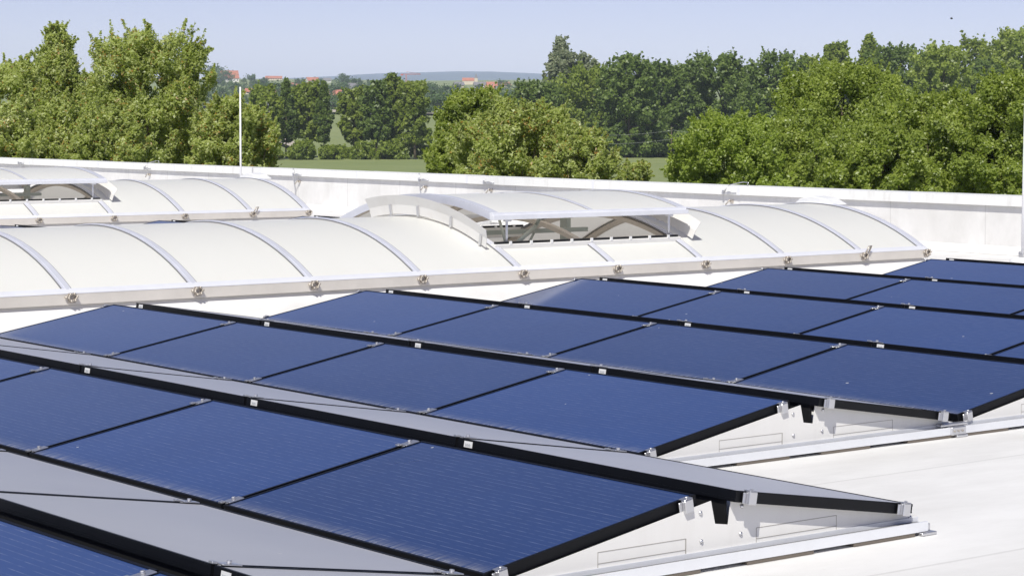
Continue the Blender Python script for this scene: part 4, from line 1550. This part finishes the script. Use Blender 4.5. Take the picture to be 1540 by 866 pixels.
# parked vehicles and a flat trailer on the far field
def car(label, u, v, wpx, mat):
    p, d = ground_at(u, v)
    d = min(d, 1000)
    p = at(u, d)
    p.z = z_at(v, d, u)
    s = wpx * d / F / 4.4
    root = thing('parked_car', p, label, 'car', 'white cars on the far field road', math.atan2(_r2.y, _r2.x) + 0.2)
    OFF[root.name] = Vector((0, 0, 0))
    root.scale = (s, s, s)
    mb = MB()
    prof = [(-2.2, 0.35), (-2.2, 0.85), (-1.5, 0.95), (-0.85, 1.45), (0.9, 1.48), (1.6, 1.0), (2.2, 0.92), (2.2, 0.35)]
    mb.prism([(a, -0.85, b) for a, b in prof], (0, 1.7, 0))
    mb.build('body', mat, root, 0.05)
    mb = MB()
    mb.prism([(a, -0.857, b) for a, b in ((-1.35, 0.98), (-0.8, 1.38), (0.8, 1.40), (1.35, 1.0))], (0, 1.714, 0))
    mb.build('window', M['window'], root)
    for x in (-1.35, 1.35):
        for y in (-0.80, 0.80):
            mb = MB()
            mb.tube([(x, y - 0.1, 0.33), (x, y + 0.1, 0.33)], 0.33, 12)
            mb.build('wheel', M['black'], root)


car('white car glimpsed between the field trees, farther left of the three', 556, 176, 13, M['car_white'])
car('white car right of the tree line, beside the centre shrub', 654, 170, 14, M['car_white'])
car('white car showing its roof above the centre shrub', 746, 167, 8, M['car_white'])
p, d = ground_at(664, 160)
p.z = z_at(160.5, d, 664)
tr = thing('flatbed_trailer', p, 'long dark flatbed trailer standing on the far field right of the tree line', 'trailer', None, math.atan2(_r2.y, _r2.x))
OFF[tr.name] = Vector((0, 0, 0))
k = d / F
mb = MB()
mb.box(-18 * k, 18 * k, -1.2, 1.2, 3.6 * k, 5.4 * k)
mb.box(-18 * k, 18 * k, -0.5, 0.5, 2.4 * k, 3.598 * k)
mb.box(14 * k, 18 * k, -1.2, 1.2, 5.402 * k, 6.6 * k)
mb.build('deck', M['wood'], tr)
for x in (-15, -12, 0, 3, 12, 15):
    mb = MB()
    mb.tube([(x * k, -1.15, 1.25 * k), (x * k, -0.8, 1.25 * k)], 1.2 * k, 12)
    mb.tube([(x * k, 0.8, 1.25 * k), (x * k, 1.15, 1.25 * k)], 1.2 * k, 12)
    mb.build('wheel_pair', M['black'], tr)

# two overhead wires crossing in front of the wood, on wooden poles
A, B2 = at(800, 330), at(1220, 330)
for u, lab in ((815, 'wooden wire pole hidden in the centre shrubs'), (1010, 'thin wooden pole carrying two wires before the dark wood'), (1210, 'wooden wire pole behind the right hand trees')):
    p = at(u, 400)
    t_ = thing('wire_pole', p, lab, 'pole', 'poles of the overhead line')
    mb = MB()
    zt = z_at(196, 400, u)
    mb.tube([p, (p.x, p.y, zt + 0.6)], [0.08, 0.06], 8)
    mb.build('post', M['bark'], t_)
    mb = MB()
    h = Vector((_fw.x, _fw.y, 0)).normalized() * 0.8
    c = Vector((p.x, p.y, zt + 0.2))
    mb.tube([c - h, c + h], 0.06, 6)
    mb.build('cross_arm', M['wood'], t_)
for n, (dv, lab) in enumerate(((0, 'upper overhead wire before the dark wood'), (13, 'lower overhead wire before the dark wood'))):
    pts = []
    for i in range(41):
        u = 815 + (1210 - 815) * i / 40
        t_ = ((u - 815) % 197.5) / 197.5
        p = at(u, 399.0)
        p.z = z_at(196 + dv, 399.0, u) - 4 * t_ * (1 - t_) * 0.9
        pts.append(p)
    mb = MB()
    mb.tube(pts, 0.014, 5)
    prop(mb.build('overhead_wire', M['opener']), lab, 'wire', 'overhead wires')

# bird high in the sky
p = CAM + ray(1431, 29) * 90
bd = MB()
bd.strip([[p + _fw * 0.0 + _r2 * (x * 0.05) + _u2 * (0.011 * r_ * math.cos(R(60 * k))) + Vector((_fw.x, _fw.y, 0)) * (0.011 * r_ * math.sin(R(60 * k))) for k in range(6)]
          for x, r_ in ((-1, 0.1), (-0.6, 0.8), (0, 1.2), (0.6, 1.0), (0.8, 0.8), (1.1, 0.1))], True, True)
for s in (-1, 1):
    f = Vector((_fw.x, _fw.y, 0))
    bd.prism([p + _r2 * 0.05 + f * s * 0.01, p + _r2 * -0.04 + f * s * 0.01, p + _r2 * -0.03 + f * s * 0.13 + _u2 * 0.05, p + f * s * 0.14 + _u2 * 0.055], _u2 * 0.006)
prop(bd.build('bird', M['black']), 'tiny dark bird flying high in the right part of the sky', 'bird')

# ------------------------------------------------------------------ haze
hz, t, b = new_mat('haze')
t.nodes.remove(b)
pv = N(t, 'ShaderNodeVolumePrincipled')
pv.inputs['Color'].default_value = (0.70, 0.79, 1.0, 1)
pv.inputs['Density'].default_value = 0.00009
pv.inputs['Anisotropy'].default_value = -0.35
t.links.new(pv.outputs['Volume'], t.nodes['Material Output'].inputs['Volume'])
mb = MB()
mb.box(-13500, 13500, -13500, 13500, -9.0, 245.0)
prop(mb.build('haze', hz), kind='stuff')
